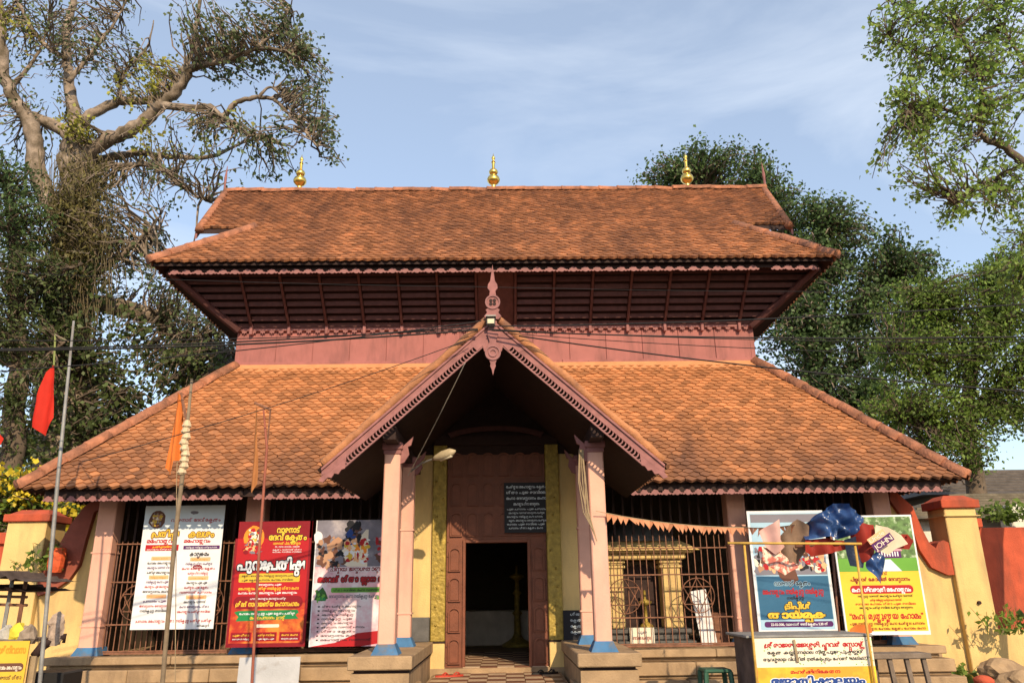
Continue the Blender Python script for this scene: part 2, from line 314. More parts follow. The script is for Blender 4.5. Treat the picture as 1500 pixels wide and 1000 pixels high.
# ---- upper storey wall: boards, skirting
UWY = 14.62; UWX = 5.10
wall = MB().box(-UWX, UWX, UWY, 2*CY-UWY, TZ-0.3, 7.5).build('upper_wall', M_PINKW, temple)
e = np.linspace(-UWX, UWX, 15)
for i in range(14): MB().box(e[i]+0.006, e[i+1]-0.006, UWY-0.022, UWY-0.002, TZ+0.13, 6.70, 0.004).build('wall_panel', M_PINKW, wall)
for a, c in ((-UWX-0.08, -0.9), (-0.9, 1.3), (1.3, UWX+0.08)): MB().box(a+0.004, c-0.004, UWY-0.07, UWY-0.003, TZ+0.0, TZ+0.125, 0.008).build('skirting', M_PINKW, wall)
for x in (-UWX-0.02, -UWX+0.35, -1.5, 1.9, UWX+0.02): MB().box(x-0.09, x+0.09, UWY-0.10, UWY-0.071, TZ-0.03, TZ+0.09, 0.008).build('block', M_PINKW, wall)
for sx in (-1, 1): MB().box(sx*UWX-0.02 if sx > 0 else -UWX-0.06, sx*UWX+0.06 if sx > 0 else -UWX+0.02, UWY-0.03, 2*CY-UWY+0.03, TZ, 6.7).build('corner_board', M_PINKW, wall)

# ---- sloping slatted screen under the upper eave
A = Vector((0, UWY-0.04, 6.66)); Bv = Vector((0, UY+0.30, 7.50)); dv = (Bv-A)
screen = MB().add([(-UWX, A.y+0.06, A.z+0.03), (UWX, A.y+0.06, A.z+0.03), (UWX+1.05, Bv.y+0.06, Bv.z+0.03), (-UWX-1.05, Bv.y+0.06, Bv.z+0.03)], [(0,1,2,3)]).build('eave_screen', M_DWOOD, temple)
bx = [-5.02+i*(10.04/13.3) for i in range(0)]
br = [-4.87+0.748*i for i in range(7)]; br = br+[-x for x in br]; br.sort()
edges = [-UWX-0.1]+br+[UWX+0.1]
ang = math.atan2(dv.z, -dv.y)
for i in range(len(edges)-1):
    x0, x1 = edges[i]+0.035, edges[i+1]-0.035
    if x0 < 0 < x1:
        q = A+dv*0.5; MB().box(x0, x1, -0.01, 0.02, -dv.length*0.48, dv.length*0.48, m=T3(0, q.y, q.z) @ Matrix.Rotation(math.pi/2-ang, 4, 'X')).build('screen_panel', M_SLAT, screen); continue
    for k in range(8):
        q = A+dv*((k+0.55)/8); xe = 1.05*(k+0.55)/8
        a0 = x0-(xe if i == 0 else 0); a1 = x1+(xe if i == len(edges)-2 else 0)
        MB().box(a0, a1, -0.012, 0.012, -0.047, 0.047, 0.003, m=T3(0, q.y, q.z) @ Matrix.Rotation(R(16), 4, 'X')).build('slat', M_SLAT, screen)
for x in br:
    q0 = A+Vector((0, -0.05, 0.02)); q1 = Bv+Vector((0, -0.05, 0.0)); MB().tube([(x, q0.y, q0.z), (x, q1.y, q1.z)], [0.035, 0.03], 4).build('bracket', M_SLAT, screen)  # brackets coloured dark to carry the shade under the eave
    MB().box(x-0.03, x+0.03, UWY-0.14, UWY-0.05, 6.53, 6.76, 0.01).build('bracket_foot', M_MAUVE, screen)  # lighter mauve feet stand for the brackets' lit lower tips
for sx in (-1, 1):
    MB().tube([(sx*(UWX+0.02), A.y-0.06, A.z-0.03), (sx*(UWX+0.5), A.y-0.45, A.z+0.33), (sx*(UX-0.2), UY+0.2, UZ-0.12)], [0.085, 0.075, 0.06], 6).build('corner_strut', M_SLAT, screen)
    for k in range(9):                                   # the screen goes on round the sides
        q = (k+0.5)/9; xx = UWX+0.06+1.15*q; zz = 6.66+0.84*q; yy = A.y-1.05*q
        MB().box(sx*xx-0.02, sx*xx+0.02, yy, 2*CY-yy, zz-0.055, zz+0.055, m=None).build('slat', M_DWOOD, screen)
    MB().add([(sx*UWX, A.y, 6.66), (sx*(UWX+1.1), Bv.y, 7.52), (sx*(UWX+1.1), 2*CY-Bv.y, 7.52), (sx*UWX, 2*CY-A.y, 6.66)], [(0,1,2,3)]).build('side_board', M_DWOOD, screen)
MB().box(-UWX-0.06, UWX+0.06, UWY-0.09, UWY-0.024, 6.62, 6.70).build('wall_plate', M_MAUVE, screen)
tooth = MB().prism([(-.05, 0), (-.04, -.05), (-.015, -.035), (0, -.075), (.015, -.035), (.04, -.05), (.05, 0)], -0.006, 0.006).mesh('drop', M_MAUVE)
for i in range(56): inst(tooth, 'drop', screen, T3(-UWX+0.09+i*(2*UWX-0.18)/55, UWY-0.075, 6.62))
MB().box(-UWX, UWX, UWY-0.02, 2*CY-UWY, 7.44, 7.5).build('loft_floor', M_DWOOD, temple)

# ---- upper roof
b = MB(); HX = UX-(GB-UZ); HY = UY+(GB-UZ); VB, VT = 6.16, 6.47
def up(pts):
    b.add(pts+[(x, y, z-0.09) for x, y, z in pts], [tuple(range(len(pts))), tuple(range(2*len(pts)-1, len(pts)-1, -1))]+[((i+1) % len(pts), i, i+len(pts), (i+1) % len(pts)+len(pts)) for i in range(len(pts))])
for s in (1, -1):
    f = lambda x, y, z: (s*x, CY+s*(y-CY), z)
    up([f(-UX, UY, UZ), f(UX, UY, UZ), f(HX, HY, GB), f(-HX, HY, GB)])
    up([f(-VB, HY, GB), f(VB, HY, GB), f(VT, CY, RZ), f(-VT, CY, RZ)])
    up([f(UX, UY, UZ), f(UX, 2*CY-UY, UZ), f(HX, 2*CY-HY, GB), f(HX, HY, GB)])
uroof = b.build('upper_roof', M_DWOOD, temple)
for sx in (-1, 1):
    MB().prism([(HY, GB-0.2), (2*CY-HY, GB-0.2), (CY, RZ-0.15)], -0.02, 0.02, m=T3(sx*HX, 0, 0) @ Matrix.Rotation(math.pi/2, 4, 'Z')).build('gablet_wall', M_DWOOD, uroof)
def uhw(v):
    z = UZ+v*math.sqrt(.5)
    return UX-(z-UZ)-0.02 if z < GB else VB+(VT-VB)*(z-GB)/(RZ-GB)-0.02
c45 = math.sqrt(.5)
lay_tiles(uroof, M_TILE_U, Vector((0, UY, UZ)), Vector((1, 0, 0)), Vector((0, c45, c45)), Vector((0, -c45, c45)), (CY-UY)/c45-0.05, uhw, lambda u, v: True, tk=.027)
for sx in (-1, 1):
    lay_tiles(uroof, M_TILE_U, Vector((sx*UX, CY, UZ)), Vector((0, sx, 0)), Vector((-sx*c45, 0, c45)), Vector((sx*c45, 0, c45)), (GB-UZ)/c45, lambda v: (CY-UY)-v*c45-0.02, lambda u, v: True, first=0)
    cap_run(uroof, (sx*(UX+0.05), UY-0.05, UZ-0.02), (sx*(HX-0.05), HY+0.05, GB+0.03), 0.145, 0.40, M_RIDGE, 0.015)
    cap_run(uroof, (sx*(UX+0.05), 2*CY-UY+0.05, UZ-0.02), (sx*(HX-0.05), 2*CY-HY-0.05, GB+0.03), 0.145, 0.40, M_RIDGE, 0.015)
    for s in (1, -1):
        b = MB(); b.tube([(sx*(VB-0.02), CY-s*(CY-HY+0.05), GB-0.03), (sx*(VT-0.02), CY, RZ+0.02)], 0.095, 6); b.build('verge', M_RIDGE, uroof, True)
        MB().hexa([(sx*(VB+.05)-.02, CY-s*(CY-HY), GB-.2), (sx*(VB+.05)+.02, CY-s*(CY-HY), GB-.2), (sx*(VT+.05)+.02, CY, RZ-.2), (sx*(VT+.05)-.02, CY, RZ-.2)], [(sx*(VB+.05)-.02, CY-s*(CY-HY), GB-.02), (sx*(VB+.05)+.02, CY-s*(CY-HY), GB-.02), (sx*(VT+.05)+.02, CY, RZ-.02), (sx*(VT+.05)-.02, CY, RZ-.02)]).build('bargeboard', M_MAUVE, uroof)
    MB().tube([(sx*(VT+.02), CY, RZ-0.1), (sx*(VT+.03), CY, RZ+0.25), (sx*(VT+.03), CY, RZ+0.42), (sx*(VT+.02), CY, RZ+0.75)], [0.03, 0.025, 0.035, 0.006], 5).build('spike', M_MAUVE, uroof)
cap_run(uroof, (-VT, CY, RZ), (VT, CY, RZ), 0.14, 0.45, M_RIDGE, 0.02)
fp = [(.0, 0), (.055, 0), (.06, .04), (.05, .07), (.06, .10), (.11, .14), (.15, .20), (.155, .25), (.13, .31), (.07, .335), (.055, .36), (.085, .38), (.105, .42), (.108, .46), (.085, .505), (.045, .525), (.035, .55), (.036, .68), (.03, .70), (.05, .71), (.05, .725), (.03, .74), (.027, .79), (.04, .81), (.045, .84), (.03, .87), (.012, .90), (.006, .955), (.001, .96)]
fin = MB().lathe(fp, 24).mesh('finial', M_GOLD, True)
for px in (438, 723, 1008):
    p = P(px, 282, CY); inst(fin, 'finial', uroof, T3(p.x, CY, RZ+0.09) @ Matrix.Rotation(random.gauss(0, 0.01), 4, 'Y'))

# ---- porch roof
b = MB()
for sx in (-1, 1):
    yb = EY+0.15
    q = [(0, PYF, PZR), (0, EY+(PZR-EZ)/sl+0.1, PZR), (sx*PX, yb, PZE), (sx*PX, PYF, PZE)]
    b.add(q+[(x, y, z-0.08) for x, y, z in q], [(0,1,2,3), (7,6,5,4), (0,3,7,4), (2,1,5,6), (3,2,6,7)])
proof = b.build('porch_roof', M_DWOOD, temple)
pl = math.hypot(PX, PZR-PZE); pc, ps = PX/pl, (PZR-PZE)/pl
for sx in (-1, 1):
    L = 3.3; o = Vector((sx*PX, PYF+0.05+L/2, PZE))
    def okp(u, v, sx=sx, o=o):
        y = o.y+sx*u; z = PZE+v*ps; return y > PYF+0.08 and y < EY+(z-EZ)/sl-0.05
    lay_tiles(proof, M_TILE_L, o, Vector((0, sx, 0)), Vector((-sx*pc, 0, ps)), Vector((sx*ps, 0, pc)), pl-0.03, lambda v: L, okp, first=150)
    q = [Vector((sx*(PX+0.02), PYF+0.015, PZE+0.035)).lerp(Vector((sx*0.02, PYF+0.015, PZR+0.06)), k/24) for k in range(25)]
    MB().tube([p+Vector((0, random.gauss(0, .006), random.gauss(0, .007))) for p in q], [.06+random.gauss(0, .004) for _ in q], 7).build('verge', mat('verge_mortar', (0.42, 0.18, 0.08), 0.9, 0.25, 6, 0.5, stain=((.17, .08, .05), 2.5, .45, .7)), proof, True)
cap_run(proof, (0, PYF+0.05, PZR+0.02), (0, ny+0.1, PZR+0.02), 0.12, 0.4, M_RIDGE, 0.02)
# bargeboards with a row of pierced ovals
for sx in (-1, 1):
    fr = T3(0, PYF-0.02, PZR-0.01) @ Matrix.Rotation(sx*math.atan2(PZR-PZE, PX), 4, 'Y')
    if sx < 0: fr = T3(0, PYF-0.02, PZR-0.01) @ Matrix.Scale(-1, 4, (1, 0, 0)) @ Matrix.Rotation(math.atan2(PZR-PZE, PX), 4, 'Y')
    fr = fr @ Matrix.Scale(0.70, 4, (0, 0, 1)); L = pl+0.02; b = MB()
    b.prism([(0.02, 0.0), (L, 0.0), (L+0.06, -0.09), (L-0.02, -0.14), (0.14, -0.14)], -0.02, 0.02, m=fr)
    bb = b.build('bargeboard', M_MAUVE, proof)
    MB().prism([(0.02, 0.0), (L+.01, 0.0), (L+.02, -0.035), (0.05, -0.035)], -0.045, -0.022, m=fr).build('moulding', M_MAUVE, bb)
    b = MB(); n = 46; s0, s1 = 0.30, L-0.22
    for i in range(n+1):
        s = lerp(s0, s1, i/n); pts = [(s-0.008, -0.139), (s+0.012, -0.139), (s+0.022, -0.175), (s+0.022, -0.205), (s+0.012, -0.236), (s-0.008, -0.236), (s+0.006, -0.205), (s+0.006, -0.175)]
        b.prism(pts, -0.014, 0.014, m=fr)
    b.prism([(s0-0.03, -0.234), (s1+0.03, -0.234), (s1+0.02, -0.262), (s0-0.02, -0.262)], -0.017, 0.017, m=fr)
    b.build('pierced_fringe', M_FRET, bb)
    pts = [(L-0.30, -0.138), (L-0.02, -0.138), (L+0.05, -0.10), (L+0.13, -0.13), (L+0.10, -0.20), (L+0.02, -0.19), (L-0.01, -0.24), (L-0.07, -0.215), (L-0.10, -0.27), (L-0.16, -0.245), (L-0.2, -0.27)]
    MB().prism(pts, -0.018, 0.018, m=fr).build('scroll', M_MAUVE, bb)
    pts = [(0.10, -0.138), (0.36, -0.138), (0.34, -0.20), (0.37, -0.235), (0.30, -0.26), (0.27, -0.225), (0.22, -0.245), (0.19, -0.21), (0.15, -0.2)]
    MB().prism(pts, -0.018, 0.018, m=fr).build('scroll', M_MAUVE, bb)
def disc(r, n=20): return [(r*math.cos(2*math.pi*i/n), r*math.sin(2*math.pi*i/n)) for i in range(n)]
yf = PYF-0.075
ap = MB().prism([(0, 4.93), (-.40, 4.54), (-.33, 4.50), (-.25, 4.58), (-.20, 4.53), (-.13, 4.60), (-.11, 4.52), (-.06, 4.55), (.06, 4.55), (.11, 4.52), (.13, 4.60), (.20, 4.53), (.25, 4.58), (.33, 4.50), (.40, 4.54)], PYF-.045, PYF-.01).build('apex_plate', M_MAUVE, proof)
fb = MB(); fb.prism([(-.075, -.06), (-.11, -.02), (-.07, .03), (-.09, .07), (-.04, .10), (.04, .10), (.09, .07), (.07, .03), (.11, -.02), (.075, -.06)], -0.02, 0.02, m=T3(0, yf, 5.0))
fb.prism([(x, z+.17) for x, z in disc(.095)], -0.02, 0.02, m=T3(0, yf, 5.0))
fb.prism([(-.045, .26), (-.035, .33), (-.065, .37), (-.06, .42), (-.03, .47), (-.02, .55), (0, .70), (.02, .55), (.03, .47), (.06, .42), (.065, .37), (.035, .33), (.045, .26)], -0.015, 0.015, m=T3(0, yf, 5.0))
gf = fb.build('gable_finial', M_MAUVE, proof)
rg = MB()
for i in range(20):
    a0, a1 = 2*math.pi*i/20, 2*math.pi*(i+1)/20
    rg.prism([(r*math.cos(a), r*math.sin(a)+.17) for r, a in ((.098, a0), (.098, a1), (.078, a1), (.078, a0))], -0.035, -0.02, m=T3(0, yf, 5.0))
rg.build('ring', M_FRET, gf)
fl = MB()
for a in (45, 135, 225, 315): fl.prism([(.033*math.cos(R(a))+.022*x, .17+.033*math.sin(R(a))+.022*z) for x, z in disc(1, 8)], -0.03, -0.018, m=T3(0, yf, 5.0))
fl.build('rosette', M_DWOOD, gf)
pb = MB(); pb.prism([(-.05, .30), (-.07, .12), (-.04, .02), (-.07, -.05), (.07, -.05), (.04, .02), (.07, .12), (.05, .30)], -0.02, 0.02, m=T3(0, yf+.01, 4.62))
pb.prism([(x, z-.13) for x, z in disc(.10)], -0.02, 0.02, m=T3(0, yf+.01, 4.62))
pb.prism([(-.05, -.21), (-.03, -.27), (-.035, -.30), (-.015, -.35), (0, -.42), (.015, -.35), (.035, -.30), (.03, -.27), (.05, -.21)], -0.018, 0.018, m=T3(0, yf+.01, 4.62))
pd = pb.build('pendant', M_MAUVE, proof)
rg = MB()
for r0, r1 in ((.10, .08), (.055, .035)):
    for i in range(20):
        a0, a1 = 2*math.pi*i/20, 2*math.pi*(i+1)/20
        rg.prism([(r*math.cos(a), r*math.sin(a)-.13) for r, a in ((r0, a0), (r0, a1), (r1, a1), (r1, a0))], -0.034, -0.02, m=T3(0, yf+.01, 4.62))
rg.build('ring', M_FRET, pd)

# ---- porch columns and main posts
def column(name, x, y, w, z0, z1, bands=True, cap=True):
    h = w/2; b = MB(); b.box(x-h, x+h, y-h, y+h, z0+0.10, z1, 0.015)
    c = b.build(name, M_COLUMN, temple)
    g0 = h+0.062; g1 = h+0.006
    q = MB().hexa([(x-g0, y-g0, z0), (x+g0, y-g0, z0), (x+g0, y+g0, z0), (x-g0, y+g0, z0)], [(x-g1, y-g1, z0+.12), (x+g1, y-g1, z0+.12), (x+g1, y+g1, z0+.12), (x-g1, y+g1, z0+.12)])
    q.build('base', M_BLUE, c)
    if bands:
        for zz in (z0+0.42, z0+1.55): MB().box(x-h-.012, x+h+.012, y-h-.012, y+h+.012, zz, zz+.022).build('band', M_COLUMN, c)
    if cap:
        MB().box(x-h-.012, x+h+.012, y-h-.012, y+h+.012, z1-0.10, z1-0.04, 0.008).build('capital', M_MAUVE, c)
        MB().box(x-h-.03, x+h+.03, y-h-.03, y+h+.03, z1-0.04, z1+0.05, 0.01).build('capital', M_MAUVE, c)
        s = 1 if x < 0 else -1                            # carved bracket towards the opening
        MB().prism([(x+s*h, z1-.02), (x+s*(h+.16), z1+.14), (x+s*(h+.13), z1+.02), (x+s*(h+.09), z1-.0), (x+s*(h+.11), z1-.10), (x+s*(h+.05), z1-.2), (x+s*h, z1-.22)], y-h+.02, y-h+.07).build('bracket', M_MAUVE, c)
    return c
PZ = 0.75
for sx in (-1, 1):
    column('porch_column', sx*1.31, 10.0, 0.205, 0.92, 3.42, bands=False)
    column('porch_column', sx*1.28, 11.45, 0.185, 0.92, 3.48)
    column('main_post', sx*6.45, 13.2, 0.30, PZ, 3.6, cap=False)
    column('main_post', sx*4.0, 13.2, 0.31, PZ, 3.6, cap=False)
    MB().box(sx*1.30-.08, sx*1.30+.08, 9.5, 12.5, 3.44, 3.60).build('porch_beam', M_DWOOD, temple)

# ---- plinth of stone courses
plinth = MB().box(-7.0, -1.39, 12.98, 2*CY-13.0, 0.0, PZ-0.02).build('plinth', M_STONE, temple)
MB().box(1.39, 7.0, 12.98, 2*CY-13.0, 0.0, PZ-0.02).build('plinth', M_STONE, temple)
def course(x0, x1, y0, y1, z0, z1, L):
    n = max(1, round((x1-x0)/L)); e = [x0+(x1-x0)*(i+(random.uniform(-.15, .15) if 0 < i < n else 0))/n for i in range(n+1)]
    for i in range(n): MB().box(e[i]+.003, e[i+1]-.003, y0+random.uniform(-.008, .008), y1, z0+.003, z1-.003, 0.012).build('stone_block', M_STONE, plinth)
for a, c in ((-6.95, -1.72), (1.72, 6.95)):
    course(a, c, 12.72, 13.0, 0.63, PZ, 1.5); course(a+.08, c-.08, 12.80, 12.99, 0.57, 0.63, 9)
    course(a-.05, c+.05, 12.62, 12.985, 0.38, 0.57, 1.3); course(a, c, 12.68, 12.985, 0.33, 0.38, 9); course(a-.12, c+.12, 12.50, 12.985, 0.0, 0.33, 1.4)
for sx in (-1, 1):                                         # porch pedestals
    a, c = sorted((sx*0.98, sx*1.70))
    MB().box(a+.02, c-.02, 9.72, 12.62, 0.0, 0.73).build('pedestal', M_STONE, plinth)
    MB().box(a-.015, c+.015, 9.66, 11.1, 0.77, 0.92, 0.012).build('stone_block', M_STONE, plinth)
    MB().box(a-.015, c+.015, 11.103, 12.49, 0.77, 0.92, 0.012).build('stone_block', M_STONE, plinth)
    MB().box(a+.05, c-.05, 9.75, 12.48, 0.73, 0.77).build('groove', M_DWOOD, plinth)
    MB().box(a-.04, c+.04, 9.62, 10.6, 0.39, 0.56, 0.012).build('stone_block', M_STONE, plinth); MB().box(a-.05, c+.05, 9.57, 10.6, 0.16, 0.36, 0.012).build('stone_block', M_STONE, plinth)
    MB().box(a-.06, c+.06, 9.52, 10.6, 0.0, 0.155, 0.012).build('stone_block', M_STONE, plinth)
MB().box(-0.95, 0.95, 10.75, 12.95, 0.0, 0.47).build('landing', M_STONE, plinth)
MB().box(-0.95, 0.95, 10.45, 10.75, 0.0, 0.31, 0.01).build('step', M_STONE, plinth)
MB().box(-0.95, 0.95, 10.15, 10.45, 0.0, 0.16, 0.01).build('step', M_STONE, plinth)
mt = [mat('tile_cream', (0.46, 0.33, 0.22), 0.55, 0.1, 6, 0.05), mat('tile_brown', (0.17, 0.075, 0.045), 0.55, 0.1, 6, 0.05)]
tq = [MB().box(-.128, .128, -.128, .128, 0, .012, .003).mesh('floor_tile', m) for m in mt]
fl = MB().box(-1.2, 1.2, 12.42, 20.0, 0.2, 0.545).build('passage_floor', M_STONE, temple)
for j in range(8):
    for i in range(7): inst(tq[(i+j) % 2], 'floor_tile', plinth, T3(-.78+i*.26, 10.9+j*.26-.005, .4695) @ Matrix.Scale(0.985, 4))
for j in range(12):
    for i in range(8): inst(tq[(i+j) % 2], 'floor_tile', fl, T3(-.91+i*.26, 12.60+j*.26, .5445))

# ---- entrance wall, jambs, doors
DY = 12.50
ew = MB(); 
for sx in (-1, 1):
    a, c = sorted((sx*0.80, sx*1.38)); ew.box(a, c, DY, DY+0.3, 0.45, 3.75)
ent = ew.build('entrance_wall', M_YELLOW, temple)
b = MB(); b.prism([(-1.38, 3.752), (1.38, 3.752), (1.30, 3.78), (0.0, 4.86), (-1.30, 3.78)], DY+.01, DY+.25); b.build('gable_infill', M_DWOOD, temple)  # dark panel colour gives the pitch-dark shade high in the porch
for sx in (-1, 1):
    a, c = sorted((sx*0.79, sx*1.01)); j = MB().box(a, c, DY-0.07, DY-0.002, 0.92, 3.9, 0.01).build('jamb', M_BRASS, temple)
    MB().box(a, c, DY-0.075, DY-0.002, 0.44, 0.90, 0.01).build('jamb_foot', M_YELLOW, j)
    MB().box(a-.01, c+.01, DY-0.085, DY-0.002, 0.90, 0.92).build('band', M_DWOOD, j)
    for k in range(10): MB().lathe([(.0, 0), (.018, .0), (.015, .012), (.004, .02)], 8).build('stud', M_BRASS, j, True).matrix_basis = T3((a+c)/2+random.uniform(-.06, .06), DY-0.07, 1.15+k*.27) @ Matrix.Rotation(math.pi/2, 4, 'X')
MB().box(-1.0, 1.0, DY-0.06, DY+0.25, 3.90, 4.05).build('lintel', M_DWOOD, temple)
arch = MB(); 
for i in range(8):
    a0, a1 = math.pi*(0.2+0.6*i/8), math.pi*(0.2+0.6*(i+1)/8)
    arch.prism([(r*math.cos(a), 3.85+(r-.9)+0.28*math.sin(a)) for r, a in ((.9, a0), (.97, a0), (.97, a1), (.9, a1))], DY-.12, DY-.065)
arch.build('arch_beam', M_SLAT, temple)
door = MB(); WX, WZ = 0.485, 2.36; D0 = 0.548
for sx in (-1, 1):
    a, c = sorted((sx*WX, sx*0.785)); door.box(a, c, DY+0.02, DY+0.10, D0, 3.9)
door.box(-WX, WX, DY+0.02, DY+0.10, WZ, 3.9)
door = door.build('door', M_DOOR, temple)
for sx in (-1, 1):                                          # wicket frame
    MB().box(*sorted((sx*WX, sx*(WX+.045))), DY-.012, DY+.018, D0, WZ+.05, .005).build('wicket_frame', M_DOOR, door)
MB().box(-WX, WX, DY-.012, DY+.018, WZ+.002, WZ+.05, .005).build('wicket_frame', M_DOOR, door)
def dpanel(x, z, w, h):
    k = 9; o = [(-w/2, 0)]+[(w/2*math.cos(math.pi-math.pi*i/(k-1)), h-w*.35+w*.35*math.sin(math.pi*i/(k-1))) for i in range(k)]+[(w/2, 0)]
    q = [(p[0]*.78, p[1]*.9+h*.04) for p in o]
    f = MB(); n = len(o)                                    # raised frame with a sunk field
    for i in range(n):
        j = (i+1) % n; f.prism([o[i], o[j], q[j], q[i]][::-1], DY-.016, DY+.019, m=T3(x, 0, z))
    pn = f.build('door_panel', M_DOOR, door); MB().prism([(p[0]*.72, p[1]*.84+h*.06) for p in o][::-1], DY+.008, DY+.019, m=T3(x, 0, z)).build('field', M_DOOR, pn)
for sx in (-1, 1):
    for k in range(4): dpanel(sx*.655, D0+.05+k*.445, .185, .36)
for r in range(3):
    for i in range(6): dpanel((i-2.5)*.255, WZ+.10+r*.47, .19, .38)
for sx in (-1, 1):
    for k in range(9): MB().lathe([(.0, 0), (.014, .0), (.010, .010), (.003, .014)], 7).build('nail', M_IRON, door, True).matrix_basis = T3(sx*.765, DY+.018, .62+k*.22) @ Matrix.Rotation(math.pi/2, 4, 'X')

# ---- hall behind: passage, verandah rooms, ceiling
hall = MB()
for sx in (-1, 1):
    a, c = sorted((sx*1.25, sx*1.40)); hall.box(a, c, DY+.31, 20.0, .5, 3.7)
    a, c = sorted((sx*1.40, sx*6.8)); hall.box(a, c, 16.0, 16.15, .7, 3.6)
    a, c = sorted((sx*6.62, sx*6.78)); hall.box(a, c, 13.5, 16.0, .7, 3.6)
hall.box(-1.40, 1.40, 20.0, 20.15, .3, 3.7)
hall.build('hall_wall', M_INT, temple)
MB().box(-6.78, 6.78, 13.36, 2*CY-13.4, 3.62, 3.68).build('hall_ceiling', M_DWOOD, temple)
for sx in (-1, 1):
    a, c = sorted((sx*1.42, sx*6.9)); MB().box(a, c, 13.06, 13.34, 3.30, 3.60, .01).build('lintel_beam', M_DWOOD, temple)
    a, c = sorted((sx*1.38, sx*1.56)); MB().box(a, c, 12.6, 13.3, .74, 3.5).build('side_pier', M_DWOOD, temple)
# ---- iron grilles in the four bays
barm = MB().box(-.0065, .0065, -.0065, .0065, 0, 1.72).mesh('bar', M_IRON); wbar = MB().box(-.02, .02, -.02, .02, 0, .82).mesh('wooden_bar', M_DWOOD)
def hexagram(parent, cx, cz, r, y):
    b = MB()
    for o in (90, -90):
        p = [Vector((cx+r*math.cos(R(o+120*i)), y, cz+r*math.sin(R(o+120*i)))) for i in range(3)]
        for i in range(3): b.tube([p[i], p[(i+1) % 3]], .008, 5)
    b.tube([(cx+r*math.cos(2*math.pi*i/24), y, cz+r*math.sin(2*math.pi*i/24)) for i in range(25)], .008, 5)
    b.build('star_emblem', M_IRON, parent)
for x0, x1, rails in ((-6.28, -4.17, (2.45, 1.85, 1.20, .80)), (-3.83, -1.58, (2.45, 1.85, 1.20, .80)), (1.58, 3.83, (2.28, 1.86, 1.20, .80)), (4.17, 6.28, (2.45, 1.85, 1.20, .80))):
    gr = MB().box(x0, x1, 13.17, 13.21, .755, .785).build('grille', M_IRON, temple)
    for z in rails: MB().box(x0, x1, 13.175, 13.195, z-.01, z+.01).build('rail', M_IRON, gr)
    n = int((x1-x0)/(.083 if x0 < 0 else .112))
    for i in range(n+1): inst(barm, 'bar', gr, T3(x0+(x1-x0)*i/n, 13.205, .78+random.uniform(-.01, .0)) @ Matrix.Rotation(random.gauss(0, .006), 4, 'Y'))
    for i in range(14): inst(wbar, 'wooden_bar', gr, T3(x0+.08+(x1-x0-.16)*i/13, 13.30, 2.50))
    for cx in ((x0*.78+x1*.22), (x0*.25+x1*.75)): hexagram(gr, cx, 1.53, .27, 13.16)

# ================================================================== PRINTED SHEETS AND LETTERING
GL = {}
def glyph(ch, bold):
    if (ch, bold) not in GL:
        c = bpy.data.curves.new('glyph', 'FONT'); c.body = ch; c.fill_mode = 'FRONT'; c.resolution_u = 2; c.offset = bold
        o = bpy.data.objects.new('glyph', c); me = bpy.data.meshes.new_from_object(o)
        GL[(ch, bold)] = ([(v.co.x, v.co.y) for v in me.vertices], [tuple(p.vertices) for p in me.polygons])
        bpy.data.objects.remove(o); bpy.data.meshes.remove(me); bpy.data.curves.remove(c)
    return GL[(ch, bold)]
VIR = '\u0d4d'; PRE = {'\u0d46': '\u0d46', '\u0d47': '\u0d47', '\u0d48': '\u0d48'}
def lay(s, bold=0.02):
    """Malayalam (or Latin) run -> flat verts, faces; vowel signs in written order, conjuncts stacked, ra as a hook on the left"""
    V = []; F = []; x = 0.0; i = 0; cons = lambda c: 0x0D15 <= ord(c) <= 0x0D39
    def put(ch, sc=1.0, dx=None, dy=0.0, gap=0.06):
        nonlocal x
        v, f = glyph(ch, bold)
        if not v: x += 0.3; return 0, 0
        mn = min(p[0] for p in v); mxx = max(p[0] for p in v); o = len(V); x0 = x if dx is None else dx
        V.extend(((p[0]-mn)*sc+x0, p[1]*sc+dy) for p in v); F.extend(tuple(k+o for k in q) for q in f)
        if dx is None: x += (mxx-mn)*sc+gap
        return x0, (mxx-mn)*sc
    while i < len(s):
        c = s[i]; i += 1
        if c == ' ': x += 0.34; continue
        subs = []
        if cons(c):
            while i+1 < len(s) and s[i] == VIR and cons(s[i+1]): subs.append(s[i+1]); i += 2
        marks = []
        while i < len(s) and (0x0D3E <= ord(s[i]) <= 0x0D4D or s[i] in '\u0d02\u0d03\u0d57'): marks.append(s[i]); i += 1
        post = []
        for m in marks:
            if m in PRE: put(m)
            elif m == '\u0d4a': put('\u0d46'); post.append('\u0d3e')
            elif m == '\u0d4b': put('\u0d47'); post.append('\u0d3e')
            else: post.append(m)
        if '\u0d30' in subs:                                 # the hook of the joined ra
            o = len(V); n = 8
            for k in range(n+1):
                a = math.pi*(0.35+0.95*k/n)
                for rr in (0.30, 0.22-bold): V.append((x+0.22+rr*math.cos(a)*0.75, 0.12+rr*math.sin(a)*1.2))
            F.extend((o+2*k, o+2*k+1, o+2*k+3, o+2*k+2) for k in range(n)); x += 0.10
        bx, bw = put(c)
        for q, sb in enumerate(k for k in subs if k != '\u0d30'): put(sb, 0.6, bx+bw*0.25, -0.42-0.3*q)
        for m in post:
            if m in '\u0d3f\u0d40\u0d4d': x -= 0.24
            put(m)
    return V, F, x
